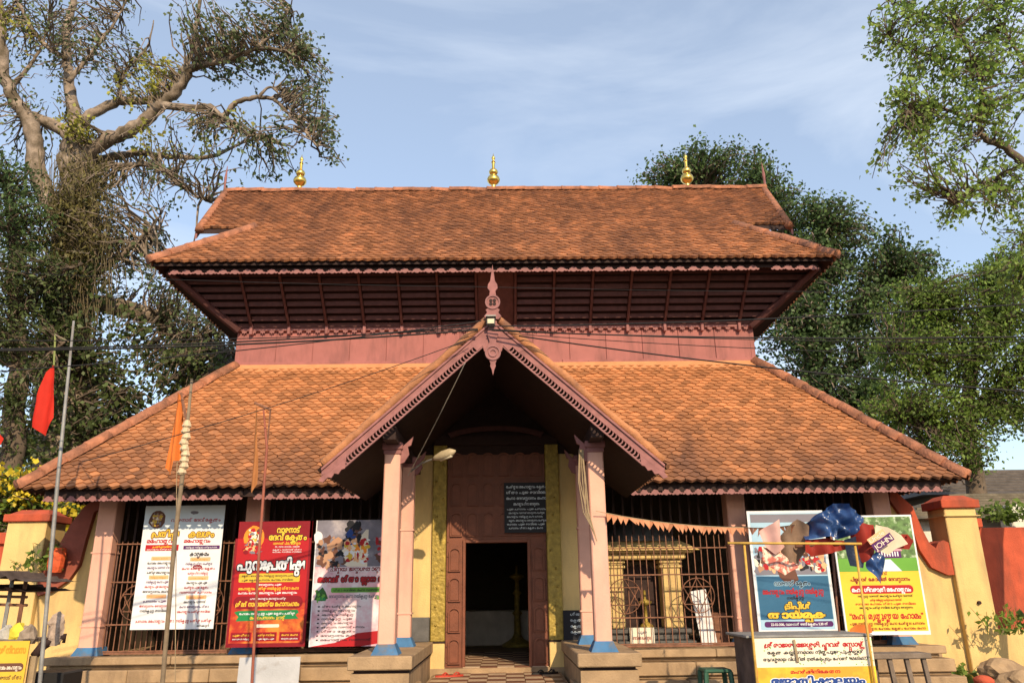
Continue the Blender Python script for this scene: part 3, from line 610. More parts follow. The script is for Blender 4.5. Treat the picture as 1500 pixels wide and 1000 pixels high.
class Sheet:
    """a flat printed sheet: an Empty at its foot; u, v run 0..1 over the sheet"""
    def __init__(s, name, label, cat, bl, w, h, base, rz=0.0, lean=0.0, thick=0.012, group=None):
        s.o = thing(name, bl, label, cat, group, rz, -lean); s.w, s.h = w, h
        s.parts = {}; MB().box(0, w, 0, thick, 0, h).build('panel', base, s.o, local=True)
    def _g(s, kind, m):
        s.k = getattr(s, 'k', 0)+1; return s.parts.setdefault((kind, m, 0 if kind == 'speckles' else s.k), MB())
    def rect(s, u0, v0, u1, v1, m, lay_=1, rnd=0.0, kind='printed_panel'):
        y = -0.0012*lay_; x0, x1, z0, z1 = u0*s.w, u1*s.w, v0*s.h, v1*s.h; r = rnd*min(x1-x0, z1-z0)
        if r: pts = [(cx+r*math.cos(a), cz+r*math.sin(a)) for cx, cz, a0 in ((x1-r, z1-r, 0), (x0+r, z1-r, 90), (x0+r, z0+r, 180), (x1-r, z0+r, 270)) for a in (R(a0), R(a0+30), R(a0+60), R(a0+90))]
        else: pts = [(x0, z0), (x1, z0), (x1, z1), (x0, z1)]
        s._g(kind, m).add([(px, y, pz) for px, pz in pts], [tuple(range(len(pts)))]); return s
    def poly(s, pts, m, lay_=1, kind='printed_picture'):
        s._g(kind, m).add([(u*s.w, -0.0012*lay_, v*s.h) for u, v in pts], [tuple(range(len(pts)))]); return s
    def daub(s, u0, v0, u1, v1, n, cols, size, lay_=2):       # a painted or photographed picture, as many small patches of colour
        for i in range(n): s.blob(random.uniform(u0, u1), random.uniform(v0, v1), size*random.uniform(.5, 1.4), size*random.uniform(.5, 1.4)*s.w/s.h, C[random.choice(cols)], lay_+i*.01, 9, .45, 'speckles')
        return s
    def blob(s, u, v, ru, rv, m, lay_=1, n=14, jit=0.15, kind='printed_picture'):
        return s.poly([(u+ru*math.cos(2*math.pi*i/n)*random.uniform(1-jit, 1+jit), v+rv*math.sin(2*math.pi*i/n)*random.uniform(1-jit, 1+jit)) for i in range(n)], m, lay_, kind)
    def text(s, t, u0, u1, v, h, m, lay_=3, bold=0.03, outline=None):
        V, F, L = lay(t, 0.0)                              # bold strokes: the run struck a few times, a hair apart
        if not V: return s
        kx = (u1-u0)*s.w/L; kz = h*s.h/0.75
        def strike(mb, rad, n, base):
            for q in range(n):
                a = 2*math.pi*(q+.5)/n; dx, dz = (rad*math.cos(a), rad*math.sin(a)) if n > 1 else (0, 0); y = -0.0012*base-0.00006*q
                mb.add([(u0*s.w+(x+dx)*kx, y, v*s.h+(z+dz)*kz) for x, z in V], F)
        big = h*s.h > 0.03
        if outline: strike(s._g('lettering', outline), .12, 10, lay_-0.6)
        strike(s._g('lettering', m), bold*.9, 4 if big else (2 if bold > .025 else 1), lay_); return s
    def done(s):
        for (k, m, _), b in s.parts.items(): b.build(k, m, s.o, local=True, kind='stuff' if k == 'speckles' else None)
        return s.o
def span(l, r, py_top, d):                                   # foot point, width, height of an upright sheet from where it stands
    a = P(*l, d); c = P(*r, d); t = P(l[0], py_top, d); return a, c.x-a.x, t.z-a.z
C = dict(white=(.78, .78, .80), red=(.43, .016, .022), darkred=(.24, .012, .02), yellow=(.82, .53, .05), orange=(.85, .27, .03), black=(.015, .015, .02), purple=(.09, .02, .12), green=(.02, .22, .07), blue=(.035, .13, .24), lblue=(.36, .55, .70), pink=(.70, .30, .36), grey=(.20, .19, .23), cream=(.80, .72, .58), lgreen=(.14, .36, .05), dblue=(.02, .06, .25), peach=(.80, .45, .24), skin=(.45, .25, .15), gold=(.66, .44, .05), dgreen=(.04, .12, .03), brown=(.14, .06, .04), vlight=(.66, .74, .80))
C = {k: flat(k, v) for k, v in C.items()}
POOL = ['ദേവസ്ഥാനം', 'മഹോത്സവം', 'പ്രതിഷ്ഠ', 'വാരനാട്', 'ക്ഷേത്രം', 'മഹാ', 'നയിക്കുന്ന', 'രാവിലെ', 'പൂജ', 'ഹോമം', 'ഗീതാ', 'ചേർത്തല', 'പ്രസാദം']
def words(n): return ' '.join(random.choice(POOL) for _ in range(n))

# white poster on the left grille
bl, w, h = span((190, 922), (312, 922), 741, 12.90)
s = Sheet('poster', 'tall white poster with two columns of small print tied to left grille', 'poster', bl, w, h, C['white'], thick=.006)
s.rect(0, .80, 1, 1, C['vlight'], 1); s.blob(.16, .885, .10, .08, C['brown'], 2).daub(.10, .84, .22, .93, 40, ('gold', 'brown', 'grey', 'cream', 'skin'), .02, 3)
s.text('വാരനാട് ദേവീക്ഷേത്രം', .34, .96, .865, .028, C['red']); s.blob(.62, .94, .05, .015, C['grey'], 2)
s.text('പ്രതിഷ്ഠ', .12, .46, .74, .055, C['gold'], 4, .05, C['brown']).text('കലശം', .58, .90, .735, .055, C['gold'], 4, .05, C['brown'])
s.text('മഹോത്സവം', .07, .43, .69, .035, C['red'], 3, .05).text('മഹോത്സവം', .53, .86, .69, .03, C['red'], 3, .05)
s.rect(.06, .625, .47, .675, C['red'], 2).text('പ്രതിഷ്ഠാദിനം', .15, .40, .65, .016, C['yellow']).text(words(3), .08, .45, .632, .010, C['white'])
s.rect(.53, .635, .98, .665, C['purple'], 2).text(words(4), .56, .95, .644, .012, C['white'])
s.text('കാര്യക്രമം', .62, .86, .58, .035, C['black'], 3, .04)
for c0, c1 in ((.06, .46), (.54, .95)):
    v = .555 if c0 < .3 else .545; k = 0
    while v > .10:
        if k % 4 == 0: s.rect(c0+.09, v-.008, c1-.07, v+.024, C['peach'], 2, .2).text(words(2), c0+.11, c1-.10, v, .013, C['orange'], 3, .04)
        else: ww = random.uniform(.0, .08); s.text(words(random.choice((2, 3))), c0+ww, c1-ww, v, .019, C[random.choice(('red', 'black', 'red', 'purple'))], 3, .035)
        v -= .038; k += 1
s.blob(.73, .49, .06, .018, C['darkred'], 2, jit=0).text(words(1), .69, .77, .483, .012, C['white'])
s.text(words(6), .06, .97, .055, .022, C['red']).text('സെക്രട്ടറി', .80, .95, .018, .016, C['black']); s.done()

# red poster
bl, w, h = span((330, 948), (446, 944), 764, 12.68)
s = Sheet('poster', 'glossy red poster with large white and yellow lettering standing on plinth', 'poster', bl, w, h, C['red'], thick=.03)
s.rect(.0, .86, 1, 1, C['darkred'], 1); s.rect(0, 0, .03, 1, C['darkred'], 1).rect(.97, 0, 1, 1, C['darkred'], 1).rect(.03, 0, .97, .03, C['darkred'], 1)
s.blob(.5, .2, .55, .0, C['orange'], 1); s.rect(.03, .03, .97, .34, mat('print_redorange', (.42, .03, .015), .5, .3, 2.0, 0, stain=((.72, .22, .03), 2.4, .46, .66)), 1)
s.blob(.24, .865, .135, .10, C['orange'], 2, 18, .04).daub(.17, .80, .31, .93, 60, ('cream', 'gold', 'grey', 'vlight', 'brown', 'red'), .024, 3).daub(.12, .74, .34, .82, 50, ('red', 'darkred', 'grey', 'peach', 'orange'), .025, 3)
s.text('വാരനാട്', .54, .85, .905, .05, C['yellow'], 3, .05, C['black']).text('ദേവീക്ഷേത്രം', .44, .94, .845, .05, C['yellow'], 3, .05, C['black'])
s.text('വാരനാട് പി.ഒ. ചേർത്തല', .50, .86, .808, .02, C['yellow']).text('Ph: 0478 2532301, 2532391', .53, .85, .782, .014, C['white'], 3, .02)
for v in (.76, .742): s.text(words(3), .50, .88, v, .011, C['white'])
s.text('പുനഃപ്രതിഷ്ഠ', .06, .94, .605, .088, C['white'], 4, .055, C['black'])
s.rect(.09, .505, .88, .575, C['gold'], 2, .15).text(words(5), .13, .85, .548, .017, C['black']).text(words(5), .13, .80, .515, .017, C['black'])
s.text(words(2), .35, .65, .478, .016, C['white']).text(words(5), .10, .88, .445, .022, C['yellow']).text(words(5), .10, .86, .412, .018, C['white'])
s.rect(.05, .295, .94, .395, C['darkred'], 2, .45).text(words(4), .26, .72, .368, .015, C['white']).text('ശ്രീമദ് നാരായണീയ മഹാസംഗമം', .08, .90, .315, .038, C['yellow'], 3, .04)
s.poly([(.07, .27), (.12, .28), (.88, .285), (.90, .265), (.86, .245), (.90, .215), (.10, .20), (.13, .235)], C['green'], 2).text(words(5), .14, .85, .25, .018, C['white']).text('മഹാപ്രസാദം ഊട്ട്', .28, .73, .215, .024, C['yellow'])
s.rect(.36, .15, .66, .175, C['cream'], 2, .3)
for u in (.05, .37, .67): s.rect(u, .045, u+.27, .115, C['red'], 2).rect(u+.01, .05, u+.26, .11, C['darkred'], 2.4).text(words(2), u+.03, u+.24, .085, .015, C['yellow']).text(words(3), u+.03, u+.24, .058, .011, C['white'])
s.done()

# pink poster, half behind the porch column
bl, w, h = span((452, 947), (580, 944), 762, 12.70)
s = Sheet('poster', 'pink and grey poster with painted chariot scene behind the left porch column', 'poster', bl, w, h, mat('print_pinkwash', (.62, .33, .38), .5, .35, 2.2, 0, stain=((.75, .68, .70), 2.6, .42, .62)), thick=.03)
s.rect(0, .62, 1, 1, mat('print_greywash', (.17, .16, .20), .5, .3, 4, 0, stain=((.40, .36, .38), 3, .5, .7)), 1)
s.daub(.05, .63, .34, .84, 70, ('brown', 'black', 'grey', 'brown', 'skin'), .04, 2)
s.poly([(.30, .66), (.60, .92), (.63, .92), (.63, .62), (.4, .62)], C['cream'], 2).daub(.38, .80, .52, .97, 45, ('black', 'dblue', 'brown', 'black'), .035, 3).daub(.36, .66, .62, .84, 70, ('gold', 'peach', 'red', 'cream', 'orange', 'white'), .03, 3.6)
s.blob(.86, .88, .05, .07, C['skin'], 3).daub(.72, .68, .98, .84, 40, ('grey', 'pink', 'brown', 'red'), .035, 2).blob(.03, .86, .05, .05, C['white'], 2)
s.text('ചിന്മയ ജന്മശതാബ്ദി', .19, .82, .585, .036, C['darkred'], 3, .05, C['white']).text('ഭഗവദ് ഗീതാ ജ്ഞാന സത്രം', .06, .98, .50, .046, C['red'], 4, .05, C['black'])
s.rect(.22, .415, .84, .455, C['lgreen'], 2, .3).text(words(4), .25, .80, .425, .020, C['black']).text(words(5), .20, .95, .375, .026, C['grey'], 3, .04)
s.poly([(.03, .36), (.06, .42), (.12, .46), (.16, .42), (.19, .37), (.12, .35)], C['dgreen'], 2).daub(.05, .36, .17, .44, 14, ('lgreen', 'dgreen', 'green'), .02, 2.5).daub(.74, .35, .88, .39, 12, ('lgreen', 'dgreen'), .02, 2)
for i in range(9): s.text(words(random.choice((2, 2, 3))), .13, random.uniform(.42, .72), .30-i*.032, .017, C['black'], 3, .02).blob(.09, .307-i*.032, .012, .006, C['black'], 3)
s.poly([(.0, .0), (.3, .03), (.55, .10), (.98, .13), (.98, .04), (.6, .0)], C['red'], 1.5); s.rect(.80, .14, .97, .30, C['pink'], 2, .2); s.rect(0, 0, .012, 1, C['white'], 4); s.done()

# blue poster, right
bl, w, h = span((1112, 926), (1228, 924), 748, 12.60)
s = Sheet('poster', 'blue festival poster with drum picture behind the flower stall', 'poster', bl, w, h, C['white'], thick=.03)
s.rect(.03, .02, .97, .98, C['lblue'], 1).rect(.04, .10, .96, .45, C['blue'], 2).rect(.04, .90, .96, .97, C['grey'], 2)
s.rect(.04, .46, .96, .60, C['grey'], 2)
s.blob(.42, .56, .17, .06, C['vlight'], 4.6, 18, .03).blob(.42, .56, .19, .072, C['brown'], 4.2, 18, .03).poly([(.3, .53), (.54, .53), (.58, .42), (.46, .36), (.34, .44)], C['brown'], 4)
s.daub(.05, .50, .95, .68, 150, ('skin', 'cream', 'brown', 'red', 'grey', 'black', 'peach'), .035, 2.4)
s.text('വാരനാട് ക്ഷേത്രം', .26, .72, .375, .035, C['black'], 5, .04, C['lblue']).text(words(3), .10, .88, .305, .042, C['red'], 5, .05).text('നയിക്കുന്ന', .40, .62, .262, .022, C['black'], 5)
s.text('ട്രിപ്പിൾ', .36, .70, .185, .05, C['gold'], 5, .06, C['black']).text('തായമ്പക', .14, .88, .112, .055, C['yellow'], 5, .07, C['black'])
s.rect(.08, .04, .95, .085, C['purple'], 3, .4).text('22-02-2016, വാരനാട് ദേവീക്ഷേത്രം 5.30 ന്', .16, .88, .053, .02, C['white'], 5); s.done()

# yellow poster, right
bl, w, h = span((1240, 930), (1362, 936), 755, 12.45)
s = Sheet('poster', 'yellow poster with green garden picture and red banner line beside blue poster', 'poster', bl, w, h, C['white'], thick=.03, rz=R(-3))
s.rect(.02, .03, .98, .985, C['yellow'], 1).rect(.02, .56, .98, .985, mat('print_foliage', (.09, .17, .05), .5, .5, 14, 0, stain=((.45, .55, .36), 12, .52, .66)), 2).rect(.02, .52, .98, .63, C['lgreen'], 3)
s.poly([(.50, .68), (.62, .74), (.80, .72), (.82, .69)], C['pink'], 4).rect(.53, .63, .80, .69, C['purple'], 4).poly([(.45, .52), (.6, .62), (.66, .62), (.78, .52)], C['vlight'], 4)
for i in range(7): s.rect(.56+i*.032, .645, .575+i*.032, .685, C['white'], 5)
s.text('പിള്ളയാർ കോവിൽ ദേവസ്ഥാനം', .14, .86, .44, .032, C['darkred'], 4, .04).text('കാവ്', .44, .60, .49, .028, C['darkred'], 4)
s.rect(.12, .335, .88, .405, C['red'], 2, .45).text('മഹാ ശിവരാത്രി മഹോത്സവം', .14, .85, .352, .035, C['white'], 4, .05)
for v, a, q, c in ((.308, .2, .86, 'black'), (.275, .34, .72, 'red'), (.243, .16, .88, 'red'), (.213, .2, .84, 'black')): s.text(words(5), a, q, v, .018, C[c], 4)
s.text('“മഹാ മൃത്യുഞ്ജയ ഹോമം”', .07, .95, .13, .05, C['red'], 4, .04); s.text(words(6), .06, .95, .082, .022, C['darkred'], 4).text(words(6), .06, .95, .043, .020, C['darkred'], 4); s.done()

# black notice on the door, chalk boards, plates
a = P(739, 780, 12.44); c = P(803, 706, 12.44)
s = Sheet('notice_board', 'black notice board with white lines of writing fixed to door', 'notice', (a.x, 12.44, a.z), c.x-a.x, c.z-a.z, C['black'])
for i in range(4): s.text(words(3), .05+.02*(i > 2)*8, .95-.02*(i > 2)*8, .89-i*.115, .055, C['vlight'], 2)
for i in range(6): s.text(words(4), .06+.04*(i % 2), .94-.04*(i % 3), .45-i*.075, .035, C['vlight'], 2)
s.done()
a = P(826, 938, 12.36); c = P(857, 894, 12.36)
s = Sheet('chalk_board', 'small chalk written blackboard beside the right porch column', 'blackboard', (a.x, 12.36, .925), .36, .42, C['black'])
for i in range(4): s.text(words(1), .3, .85, .82-i*.2, .09, C['vlight'], 2, .0)
s.done()
b = MB().box(-1.36, -1.02, 12.34, 12.46, .922, 1.27, .01).build('donation_box', M_GREYST); tag(b, 'dark metal box against yellow wall left of the door', 'box')

# ================================================================== SHRINE BEHIND THE RIGHT GRILLE
sh = thing('shrine', (2.45, 14.2, .75), 'small yellow shrine with stepped cornice and grey moulded base behind grille', 'shrine')
MB().box(1.72, 3.25, 13.42, 14.9, .75, .83, .015).build('base_course', M_GREYST, sh); MB().box(1.80, 3.15, 13.50, 14.8, .83, .94, .03).build('base_course', M_GREYST, sh); MB().box(1.76, 3.20, 13.46, 14.85, .94, 1.02, .02).build('base_course', M_GREYST, sh)
for x in (1.98, 2.95):
    pl_ = MB().box(x-.16, x+.16, 13.62, 13.95, 1.02, 2.10, .02).build('pier', M_YELLOW, sh)
    for z in (1.98, 2.06): MB().box(x-.19, x+.19, 13.59, 13.98, z, z+.05, .01).build('moulding', M_YELLOW, pl_)
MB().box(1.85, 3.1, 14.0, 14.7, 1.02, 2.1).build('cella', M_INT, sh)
MB().box(1.75, 3.2, 13.52, 14.8, 2.12, 2.22, .02).build('cornice', M_YELLOW, sh); MB().hexa([(1.6, 13.38, 2.26), (3.42, 13.38, 2.26), (3.42, 14.9, 2.26), (1.6, 14.9, 2.26)], [(1.85, 13.62, 2.42), (3.15, 13.62, 2.42), (3.15, 14.7, 2.42), (1.85, 14.7, 2.42)]).build('cornice', M_YELLOW, sh); MB().box(1.66, 3.34, 13.44, 14.85, 2.222, 2.258, .008).build('cornice', M_YELLOW, sh)
MB().lathe([(.75, 0), (.72, .05), (.55, .2), (.25, .33), (.08, .38), (.1, .42), (.03, .5)], 16, (2.5, 14.2, 2.42)).build('dome', M_GREYST, sh, True)
q = MB(); q.prism([(2.16, 1.02), (2.16, 1.85)]+[(2.47+.31*math.cos(a), 1.85+.2*math.sin(a)) for a in [math.pi*(1-i/8) for i in range(9)]]+[(2.78, 1.02)], 13.97, 13.99); q.build('niche', M_DWOOD, sh)
MB().lathe([(.13, 0), (.1, .05), (.03, .1), (.025, .35), (.10, .38), (.11, .42), (.02, .46), (.02, .6)], 12, (2.5, 13.75, 1.02)).build('lamp', M_BRASS, sh, True)
s = Sheet('name_plate', 'cream name plate leaning on the grey base of the yellow shrine', 'sign', (2.16, 13.40, .80), .40, .24, C['cream']); s.text(words(2), .12, .85, .25, .22, C['darkred']).text(words(1), .3, .7, .62, .18, C['grey']); s.done()
b = MB().box(3.36, 3.62, 13.55, 13.57, .76, 1.62, m=T3(3.5, 13.55, .76) @ Matrix.Rotation(R(-8), 4, 'Y') @ T3(-3.5, -13.55, -.76)).build('white_board', C['white']); tag(b, 'plain white board leaning inside the right grille', 'board')
b = MB().box(3.55, 3.85, 13.6, 13.8, .76, 1.25, .02).build('tin_box', M_IRON); tag(b, 'brown tin box on the floor inside the right grille', 'box')
# inside the passage
b = MB().box(-1.24, 1.24, 17.6, 18.3, .546, 1.25, .02).build('low_platform', mat('whitewash', (.55, .5, .45), .9)); tag(b, 'whitewashed low platform seen through the small door', 'platform')
b = MB().lathe([(.32, 0), (.32, .05), (.22, .10), (.12, .16), (.07, .25), (.06, .6), (.11, .65), (.06, .7), (.055, 1.0), (.10, 1.05), (.05, 1.1), (.045, 1.3), (.16, 1.36), (.16, 1.40), (.03, 1.45), (.02, 1.6)], 18, (.38, 17.0, .556)).build('brass_lamp', M_BRASS, smooth=True); tag(b, 'tall brass oil lamp standing inside the dark passage', 'lamp')

# ================================================================== COMPOUND WALLS
def pz(pts, d): return [(P(x, y, d).x, P(x, y, d).z) for x, y in pts]
WD = 13.85
wr = thing('compound_wall', (7.3, 14, 0), 'yellow compound wall with red curling coping and pillar right of temple', 'wall')
top = pz([(1300, 728), (1316, 738), (1335, 775), (1345, 803), (1362, 828), (1385, 839), (1404, 838)], WD)
xb = top[-1][0]; MB().prism([(top[0][0], -.1)]+top+[(xb, -.1)], WD, WD+.28).build('wall', M_YELLOW, wr)
up_ = pz([(1300, 712), (1316, 727), (1333, 742), (1347, 775), (1358, 796), (1367, 803), (1370, 795), (1378, 791), (1386, 795), (1390, 812), (1396, 823), (1405, 832)], WD)
MB().prism(up_+pz([(1405, 841), (1385, 842), (1361, 831), (1344, 806), (1334, 778), (1300, 733)], WD), WD-.09, WD+.34).build('coping', M_REDC, wr)
p0 = P(1391, 744, WD-.1); pw = .56; x0 = 7.87; zt = p0.z
pil = MB().box(x0, x0+pw, WD-.12, WD+.45, -.1, zt, .012).build('pillar', M_YELLOW, wr)
MB().box(x0-.045, x0+pw+.045, WD-.165, WD+.495, zt-.14, zt-.125).build('band', M_YELLOW, pil)
MB().box(x0-.06, x0+pw+.06, WD-.18, WD+.51, zt+.002, zt+.14, .01).build('cap', M_REDC, pil)
MB().hexa([(x0-.03, WD-.15, zt+.142), (x0+pw+.03, WD-.15, zt+.142), (x0+pw+.03, WD+.48, zt+.142), (x0-.03, WD+.48, zt+.142)], [(x0+.1, WD+.0, zt+.23), (x0+pw-.1, WD+.0, zt+.23), (x0+pw-.1, WD+.35, zt+.23), (x0+.1, WD+.35, zt+.23)]).build('cap', M_REDC, pil)
MB().lathe([(.03, 0), (.03, .05), (.0, .05)], 8).build('drain_hole', M_DWOOD, pil).matrix_basis = T3(x0+.3, WD-.115, 1.35) @ Matrix.Rotation(math.pi/2, 4, 'X')
rw = thing('boundary_wall', (11, 14.3, 0), 'red painted boundary wall with yellow foot beyond the yellow pillar', 'wall')
zr = P(1470, 772, 14.2).z; zy = P(1470, 921, 14.2).z
MB().box(x0+pw+.003, 16, 14.2, 14.4, zy, zr).build('upper_band', M_REDC, rw); MB().box(x0+pw+.003, 16, 14.17, 14.42, -.1, zy-.003).build('foot', M_YELLOW, rw); MB().box(x0+pw+.003, 8.75, 14.12, 14.48, zr+.003, zr+.16, .01).build('coping', M_REDC, rw)
wl_ = thing('compound_wall', (-7.4, 14, 0), 'yellow compound wall with red curved coping in a painted shade tone and pillar left of temple', 'wall')
top = pz([(62, 868), (80, 862), (104, 846), (118, 826), (128, 790), (140, 748), (170, 735)], WD); MB().prism([(top[0][0]-1.6, -.1), (top[0][0]-1.6, top[0][1])]+top+[(top[-1][0], -.1)], WD, WD+.28).build('wall', M_YELLOW, wl_)
MB().prism(pz([(56, 858), (64, 842), (78, 822), (93, 795), (108, 768), (128, 742), (170, 712)], WD)+pz([(170, 737), (142, 750), (130, 790), (120, 828), (105, 849), (80, 866), (60, 872)], WD), WD-.10, WD+.34).build('coping', M_REDC_SHADE, wl_)
zt = P(30, 765, WD).z; xr = P(64, 800, WD-.1).x; xl = P(6, 800, WD-.1).x
pil = MB().box(xl, xr, WD-.12, WD+.5, -.1, zt, .012).build('pillar', M_YELLOW, wl_); MB().box(xl-.06, xr+.06, WD-.18, WD+.56, zt+.002, zt+.13, .012).build('cap', M_REDC, pil); MB().hexa([(xl-.0, WD-.12, zt+.132), (xr, WD-.12, zt+.132), (xr, WD+.5, zt+.132), (xl, WD+.5, zt+.132)], [(xl+.1, WD+.05, zt+.22), (xr-.1, WD+.05, zt+.22), (xr-.1, WD+.35, zt+.22), (xl+.1, WD+.35, zt+.22)]).build('cap', M_REDC, pil)
b = thing('boundary_wall', (-10, 14.3, 0), 'red boundary wall with coping beyond the left pillar', 'wall')
MB().box(-16, xl-.003, 14.1, 14.3, -.1, zt-.35).build('wall', M_REDC, b); MB().box(-16, xl-.003, 14.03, 14.37, zt-.347, zt-.15, .01).build('coping', M_REDC, b)

# ================================================================== POLES, FLAGS, CABLES
def cloth(name, pts, m, d, amp=.04, parent=None, freq=5.0, sub=4, crease=0.0, smooth=True):
    """a hanging cloth cut to an outline, with folds running down it"""
    bm = bmesh.new(); vs = [bm.verts.new(P(x, y, dd if dd else d)) for x, y, dd in [(p+(None,))[:3] for p in pts]]
    bm.faces.new(vs); bmesh.ops.triangulate(bm, faces=bm.faces[:])
    bmesh.ops.subdivide_edges(bm, edges=bm.edges[:], cuts=sub, use_grid_fill=True)
    ph = random.uniform(0, 6)
    from mathutils import noise
    for v in bm.verts: v.co.y += amp*(math.sin(v.co.x*freq*6+ph+v.co.z*1.3)+noise.noise(v.co*4)*1.2+crease*(abs(noise.noise(v.co*9))*2.2-.5)); v.co.x += amp*.3*noise.noise(v.co*5+Vector((3, 1, 2)))
    me = bpy.data.meshes.new(name); bm.to_mesh(me); bm.free(); me.materials.append(m)
    if smooth: me.shade_smooth()
    b = MB(); b.v = [tuple(v.co) for v in me.vertices]; b.f = [tuple(p.vertices) for p in me.polygons]
    return b.build(name, m, parent, smooth)
M_FLAGR = mat('flag_red', (.62, .03, .015), .75, .08, 6, .05, trans=.35); M_FLAGO = mat('flag_orange', (.72, .20, .04), .75, .1, 6, .05, trans=.3); M_FLAGB = mat('flag_faded', (.45, .18, .06), .75, .1, 6, .05, trans=.3)
def pole(name, pts, d, r, m, label, cat, dz=0):
    a = [P(x, y, d+dz*i) for i, (x, y) in enumerate(pts)]; foot = a[0]+(a[0]-a[1])*((a[0].z)/(max(.1, a[1].z-a[0].z)))
    t = thing(name, (foot.x, foot.y, 0), label, cat); MB().tube([foot]+a, [r]*(len(a))+[r*.6], 8).build('pole', m, t, True); return t
t = pole('flag_pole', [(62, 960), (85, 700), (108, 470)], 9.6, .024, M_GREYM, 'tall thin grey metal pole rising beside the left eave', 'pole')
t2 = thing('red_flag', P(66, 638, 10.2), 'pointed plain red flag hanging from a thin green rod', 'flag')
MB().tube([P(81, 490, 10.2), P(79, 535, 10.2)], .012, 5).build('rod', mat('green_rod', (.22, .25, .08), .7), t2); MB().tube([P(81, 490, 10.2), P(100, 500, 9.62)], .008, 5).build('rod', M_BAMBOO, t2)
cloth('cloth', [(78, 532), (80, 545), (80, 612), (66, 638), (47, 625), (56, 590), (55, 580), (68, 545)], M_FLAGR, 10.2, .022, t2, 5, 6)
t2 = thing('red_flag', P(-4, 660, 10.4), 'corner of another red flag further along the wall', 'flag'); cloth('cloth', [(-14, 610), (-2, 632), (5, 642), (1, 652), (-20, 640)], M_FLAGR, 10.4, .03, t2); MB().tube([P(-14, 560, 10.4), P(-14, 1080, 10.4)], .02, 6).build('pole', M_GREYM, t2)
t = pole('flag_pole', [(238, 1000), (255, 800), (268, 690), (281, 555)], 9.0, .026, mat('old_bamboo', (.19, .14, .09), .8, .25, 7, .3), 'bamboo flag pole wrapped with a pale garland near the top', 'flag pole')
gar = MB()
for k in range(9):
    p = P(268+k*.6, 690-k*8.5, 9.0); gar.lathe([(.03, -.045), (.055, -.02), (.04, .02), (.03, .05)], 7, (p.x+random.uniform(-.02, .02), p.y-.01, p.z))
gar.build('garland', mat('garland', (.55, .42, .27), .9, .2, 20, .4), t)
MB().tube([P(275, 622, 9.0), P(265, 576, 9.1)], .018, 6).build('cross_arm', M_IRON, t)
t2 = thing('orange_flag', P(255, 700, 9.1), 'long bright orange flag hanging from the bamboo pole arm', 'flag')
cloth('cloth', [(262, 575), (266, 580), (265, 650), (268, 672), (256, 676), (253, 697), (242, 685), (247, 650), (257, 600)], M_FLAGO, 9.1, .04, t2, 8); MB().tube([P(265, 575, 9.1), P(259, 690, 9.1), P(256, 1060, 9.05)], .005, 4).build('cord', M_BAMBOO, t2)
t = pole('flag_pole', [(369, 1000), (380, 800), (391, 655), (386, 600)], 8.8, .016, mat('red_pole', (.26, .08, .05), .7, .2, 8, .1), 'slender reddish pole with a short crossbar standing before the red poster', 'flag pole')
MB().tube([P(373, 590, 8.8), P(397, 600, 8.8)], .016, 6).build('crossbar', M_IRON, t)
MB().tube([P(396, 601, 8.8), P(390, 665, 8.8)], .010, 5).build('brace', M_IRON, t)
t2 = thing('faded_flag', P(372, 725, 8.8), 'narrow faded brown flag furled beneath the crossbar', 'flag'); cloth('cloth', [(374, 594), (377, 597), (378, 690), (377, 708), (370, 722), (368, 718), (371, 680)], M_FLAGB, 8.8, .02, t2, 12)
# overhead cables
def sag(a, b, s, n=14): return [Vector(a).lerp(Vector(b), i/n)-Vector((0, 0, s*4*(i/n)*(1-i/n))) for i in range(n+1)]
def cable(pts, r, lb, gp):
    b = MB().tube(pts, r, 5); o = b.build('overhead_cable', M_CABLE); tag(o, lb, 'cable', gp)
cd_ = 8.6
for l, m_, r_, rr in (((-60, 512), (690, 478), None, .011), ((-60, 514), (700, 483), None, .013), ((-60, 548), (705, 470), None, .008), ((-60, 498), (700, 481), None, .007), ((120, 676), (690, 496), None, .006),
                      (None, (716, 478), (1560, 441), .010), (None, (720, 484), (1560, 492), .011), (None, (716, 482), (1560, 500), .007), (None, (760, 492), (1560, 578), .011), (None, (740, 488), (1560, 522), .006)):
    a, c = (l, m_) if l else (m_, r_)
    da, dc = (8.0, 9.2) if l else (9.2, 8.2)
    cable(sag(P(*a, da), P(*c, dc), .06), rr*.85, *(('black overhead cable running from the porch gable past the peepal tree', 'cables from the gable towards the peepal tree') if l else ('black overhead cable running from the porch gable past the dark tree behind the temple', 'cables from the gable towards the rear tree')))
cable(sag(P(-60, 395, 11.5), P(700, 420, 11.5), .05), .005, 'hair thin wire before the slatted screen, on the peepal side of the gable', 'thin wires before the slatted screen'); cable(sag(P(700, 420, 11.5), P(1560, 425, 11.5), .05), .005, 'hair thin wire before the slatted screen, on the stall side of the gable', 'thin wires before the slatted screen')
